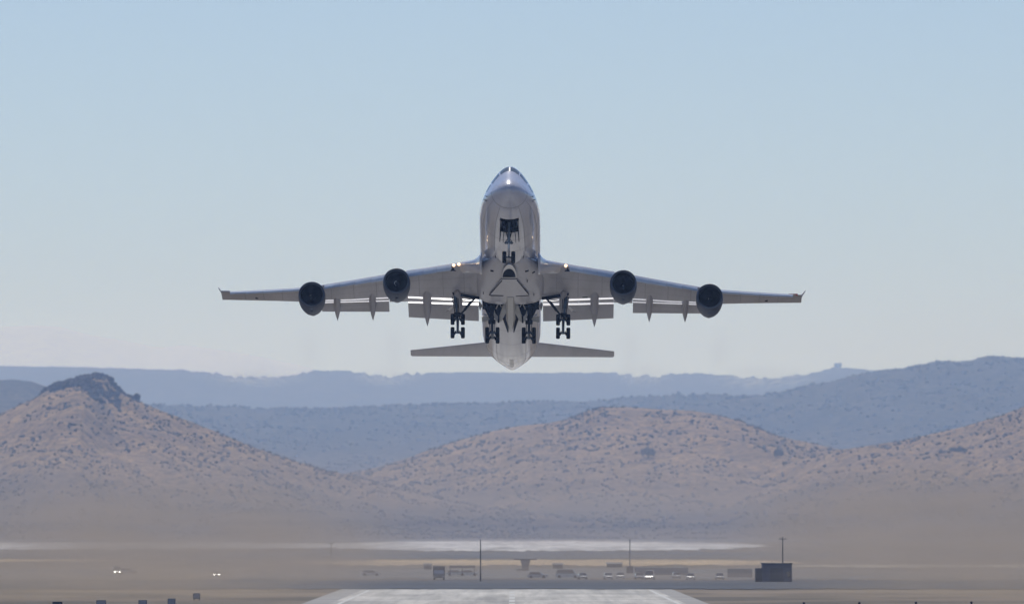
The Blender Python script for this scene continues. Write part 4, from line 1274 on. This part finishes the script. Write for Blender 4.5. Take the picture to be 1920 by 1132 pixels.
# dark shed on the right
loc, s = at_ground(1457, 1091)
t = empty('dark_shed', loc); tag(t, 'dark blue flat roofed shed with a slim annex right of the parked row', 'shed')
w = G().box(-3.0, 3.0, 0, 7, 0, 3.75).obj('wall', M_navy, t)
G().box(-3.15, 3.15, -.15, 7.15, 3.752, 3.95).obj('roof', M_dmetal, t, bevel=.03)
dr = G().box(-1.4, 1.2, -.06, .02, .02, 2.9).obj('roller_door', M_dmetal, t)
for k in range(7): G().box(-1.38, 1.18, -.09, -.062, .1 + k*.4, .42 + k*.4).obj('door_slat', M_dmetal, dr)
G().box(-4.4, -3.02, .6, 5, 0, 2.9).obj('annex', M_dmetal, t)
G().box(1.9, 2.6, -.05, .02, 1.2, 2.2).obj('window', M_carglass, t)

for (px, py, wpx, hpx, lab) in ((1240, 1078, 100, 15, 'long blue grey container right of the middle pole'), (1387, 1082, 46, 17, 'short blue grey container left of the dark shed')):
    loc, s = at_ground(px, py)
    t = empty('container', loc); tag(t, lab, 'container', 'blue grey containers behind the parked row')
    W_, H_ = wpx*s/2, hpx*s
    G().box(-W_, W_, 0, 2.4, .1, H_).obj('box', M_cont, t, bevel=.03)
    k = int(W_*2/.6)
    g = G()
    for i in range(k): g.box(-W_ + .15 + i*.6, -W_ + .42 + i*.6, -.035, -.002, .25, H_ - .15)
    g.obj('ribbing', M_cont, t)
    for x in (-W_ + .05, W_ - .05): G().box(x - .07, x + .07, -.06, .0, 0, H_ + .03).obj('corner_post', M_dmetal, t)

# poles
for (px, top, base, kind, lab) in ((901, 1013, 1090, 'lamp', 'tall thin dark lamp pole right of the dark roofed shelter'),
                             (1181, 1012, 1074, 'lamp', 'dark lamp pole standing on a cabinet left of the long container'),
                             (1471, 1006, 1089, 'wire', 'dark utility pole rising behind the dark shed'),
                             (621, 1016, 1064, 'wire', 'faint utility pole in the haze left of the runway end')):
    loc, s = at_ground(px, base)
    if px == 1471: loc = (loc[0], loc[1] + 14, 0)
    h = (base - top) * s
    t = empty('utility_pole' if kind == 'wire' else 'lamp_pole', loc)
    tag(t, lab, 'pole', 'poles beyond the runway')
    G().tube((0, 0, 0), (0, 0, h), .16, .09, 10).obj('shaft', M_pole, t, True, angle=60)
    if kind == 'lamp':
        G().tube((0, 0, h - .1), (0, -1.0, h + .1), .05, n=6).obj('arm', M_pole, t)
        G().box(-.16, .16, -1.5, -.95, h + .04, h + .18).obj('lamp_head', M_dmetal, t, bevel=.03)
    else:
        G().box(-.75, .75, -.08, .08, h - .5, h - .36).obj('crossarm', M_pole, t)
        for x in (-.6, 0, .6): G().tube((x, 0, h - .36), (x, 0, h - .16), .05, n=6).obj('insulator', M_dmetal, t)
    if px == 1181:
        G().box(-.85, .85, -.5, .5, 0, 1.7).obj('cabinet', M_dmetal, t, bevel=.04)

# boards and edge lights beside the runway
for (px, base, w, h, col, lab) in ((108, 1142, 1.35, 1.1, 0, 'small black runway board at the bottom left corner'),
                              (190, 1141, 1.35, 1.25, 1, 'small grey framed runway board, second from the left'),
                              (268, 1140, 1.2, 1.2, 1, 'small grey runway board, third from the left'),
                              (322, 1139, 1.1, 1.35, 1, 'small grey runway board, fourth from the left'),
                              (369, 1125, 1.1, 1.15, 1, 'small grey runway board farther off, last of the row at the left')):
    loc, s = at_ground(px, base)
    t = empty('runway_board', loc); tag(t, lab, 'sign', 'runway boards at the left')
    m = M_line if col == 0 else plain('board_grey', (0.22, 0.22, 0.21), 0.7)
    p = G().box(-w/2, w/2, -.08, .08, .25, h).obj('panel', m, t, bevel=.02)
    G().box(-w/2 + .12, w/2 - .12, -.11, -.082, .37, h - .12).obj('face', M_flap if col else M_dmetal, p)
    for x in (-w*.36, w*.36): G().box(x - .05, x + .05, -.05, .05, 0, .252).obj('leg', M_dmetal, t)
for i, px in enumerate((1507, 1611, 1717, 1821)):
    loc, s = at_ground(px, 1139 - i*0.5)
    t = empty('runway_edge_light', loc)
    tag(t, 'small dark runway edge light, %s at the bottom right' % ('leftmost of four', 'second of four from the left', 'third of four from the left', 'rightmost of four')[i], 'runway light', 'edge lights at the bottom right')
    G().tube((0, 0, 0), (0, 0, .55), .16, .10, 10).obj('stem', M_dmetal, t)
    G().tube((0, 0, .552), (0, 0, .82), .2, .14, 12).obj('lamp_housing', M_line, t)

# ------------------------------------------------------------------ dust raised by the take-off
def dust_cloud(name, c, size, dens, seed, label, col=(0.66, 0.565, 0.47), grain=(2.4, 1.2, 4.0), sharp=(0.3, 0.65)):
    bm = bmesh.new(); bmesh.ops.create_icosphere(bm, subdivisions=3, radius=1)
    me = bpy.data.meshes.new(name); bm.to_mesh(me); bm.free()
    m = bpy.data.materials.new(name); m.use_nodes = True
    n, l = m.node_tree.nodes, m.node_tree.links
    n.clear()
    tc = n.new('ShaderNodeTexCoord')
    ln = n.new('ShaderNodeVectorMath'); ln.operation = 'LENGTH'; l.new(tc.outputs['Object'], ln.inputs[0])
    mr = n.new('ShaderNodeMapRange'); mr.interpolation_type = 'SMOOTHSTEP'
    mr.inputs['From Min'].default_value = 1.0; mr.inputs['From Max'].default_value = 0.25
    mr.inputs['To Min'].default_value = 0; mr.inputs['To Max'].default_value = 1
    l.new(ln.outputs['Value'], mr.inputs['Value'])
    mp = n.new('ShaderNodeMapping'); mp.inputs['Location'].default_value = (seed * 3.1, seed, 0); mp.inputs['Scale'].default_value = grain
    l.new(tc.outputs['Object'], mp.inputs['Vector'])
    nz = n.new('ShaderNodeTexNoise'); nz.inputs['Scale'].default_value = 1.5; nz.inputs['Detail'].default_value = 3
    l.new(mp.outputs[0], nz.inputs['Vector'])
    m2 = n.new('ShaderNodeMapRange'); m2.inputs['From Min'].default_value = sharp[0]; m2.inputs['From Max'].default_value = sharp[1]
    m2.inputs['To Min'].default_value = 0.1; m2.inputs['To Max'].default_value = 1.4
    l.new(nz.outputs['Fac'], m2.inputs['Value'])
    mu = n.new('ShaderNodeMath'); mu.operation = 'MULTIPLY'; l.new(mr.outputs[0], mu.inputs[0]); l.new(m2.outputs[0], mu.inputs[1])
    md = n.new('ShaderNodeMath'); md.operation = 'MULTIPLY'; l.new(mu.outputs[0], md.inputs[0]); md.inputs[1].default_value = dens
    v = n.new('ShaderNodeVolumePrincipled')
    v.inputs['Color'].default_value = (*col, 1)
    v.inputs['Anisotropy'].default_value = 0.0
    l.new(md.outputs[0], v.inputs['Density'])
    o = n.new('ShaderNodeOutputMaterial'); l.new(v.outputs[0], o.inputs['Volume'])
    ob = link(name, me, m)
    ob.location = c; ob.scale = size
    return tag(ob, label, 'dust', kind='stuff')
S.cycles.volume_step_rate = 1.0
for (px, py, d, wp, hp, dep, dn, lab) in (
        (330, 1080, 2050, 560, 215, 780, 0.0030, 'wide brown dust cloud drifting low across the left of the airfield'),
        (960, 1000, 6500, 2600, 210, 2700, 0.00021, 'thin brown dust hanging over the flats before the hills'),
        (1000, 1085, 1950, 1300, 78, 190, 0.0052, 'low thin dust drifting across beyond the end of the runway'),
        (230, 1125, 1490, 620, 95, 240, 0.0036, 'low brown dust rolling beside the runway at the bottom left'),
        (1820, 1130, 1480, 520, 85, 220, 0.0030, 'low brown dust beside the runway at the bottom right'),
        (1760, 1070, 2100, 480, 235, 760, 0.0030, 'wide brown dust cloud drifting low across the right of the airfield')):
    s = d / FPX
    dust_cloud('dust_cloud', P(px, py, d), (wp * s, dep, hp * s), dn, px % 7, lab, (0.64, 0.52, 0.38) if d < 1600 else (0.60, 0.50, 0.40))

for (px, lab) in ((584, 'faint exhaust trail behind the outer engine at the left'), (743, 'faint exhaust trail behind the inner engine at the left'),
                  (1170, 'faint exhaust trail behind the inner engine at the right'), (1338, 'faint exhaust trail behind the outer engine at the right')):
    dust_cloud('exhaust_trail', P(px + (12 if px > 960 else -4), 655, 1350), (1.9, 40, 4.2), 0.0075, px % 11, lab, (0.92, 0.96, 1.0), (3.5, .6, 9.0), (0.46, 0.60))
for (px, py, wp, hp, lab) in ((480, 708, 120, 22, 'pale rippling hot air in front of the far ridge, leftmost'), (725, 705, 80, 24, 'pale rippling hot air in front of the far ridge, left of the tail'),
                  (1205, 700, 75, 30, 'pale rippling hot air in front of the far ridge, right of the tail'), (1430, 708, 130, 30, 'pale rippling hot air in front of the far ridge, rightmost')):
    dust_cloud('heat_shimmer', P(px, py, 1450), (wp * 1450 / FPX, 40, hp * 1450 / FPX), 0.012, px % 11, lab, (0.92, 0.96, 1.0), (5.0, .6, 5.0), (0.45, 0.60))
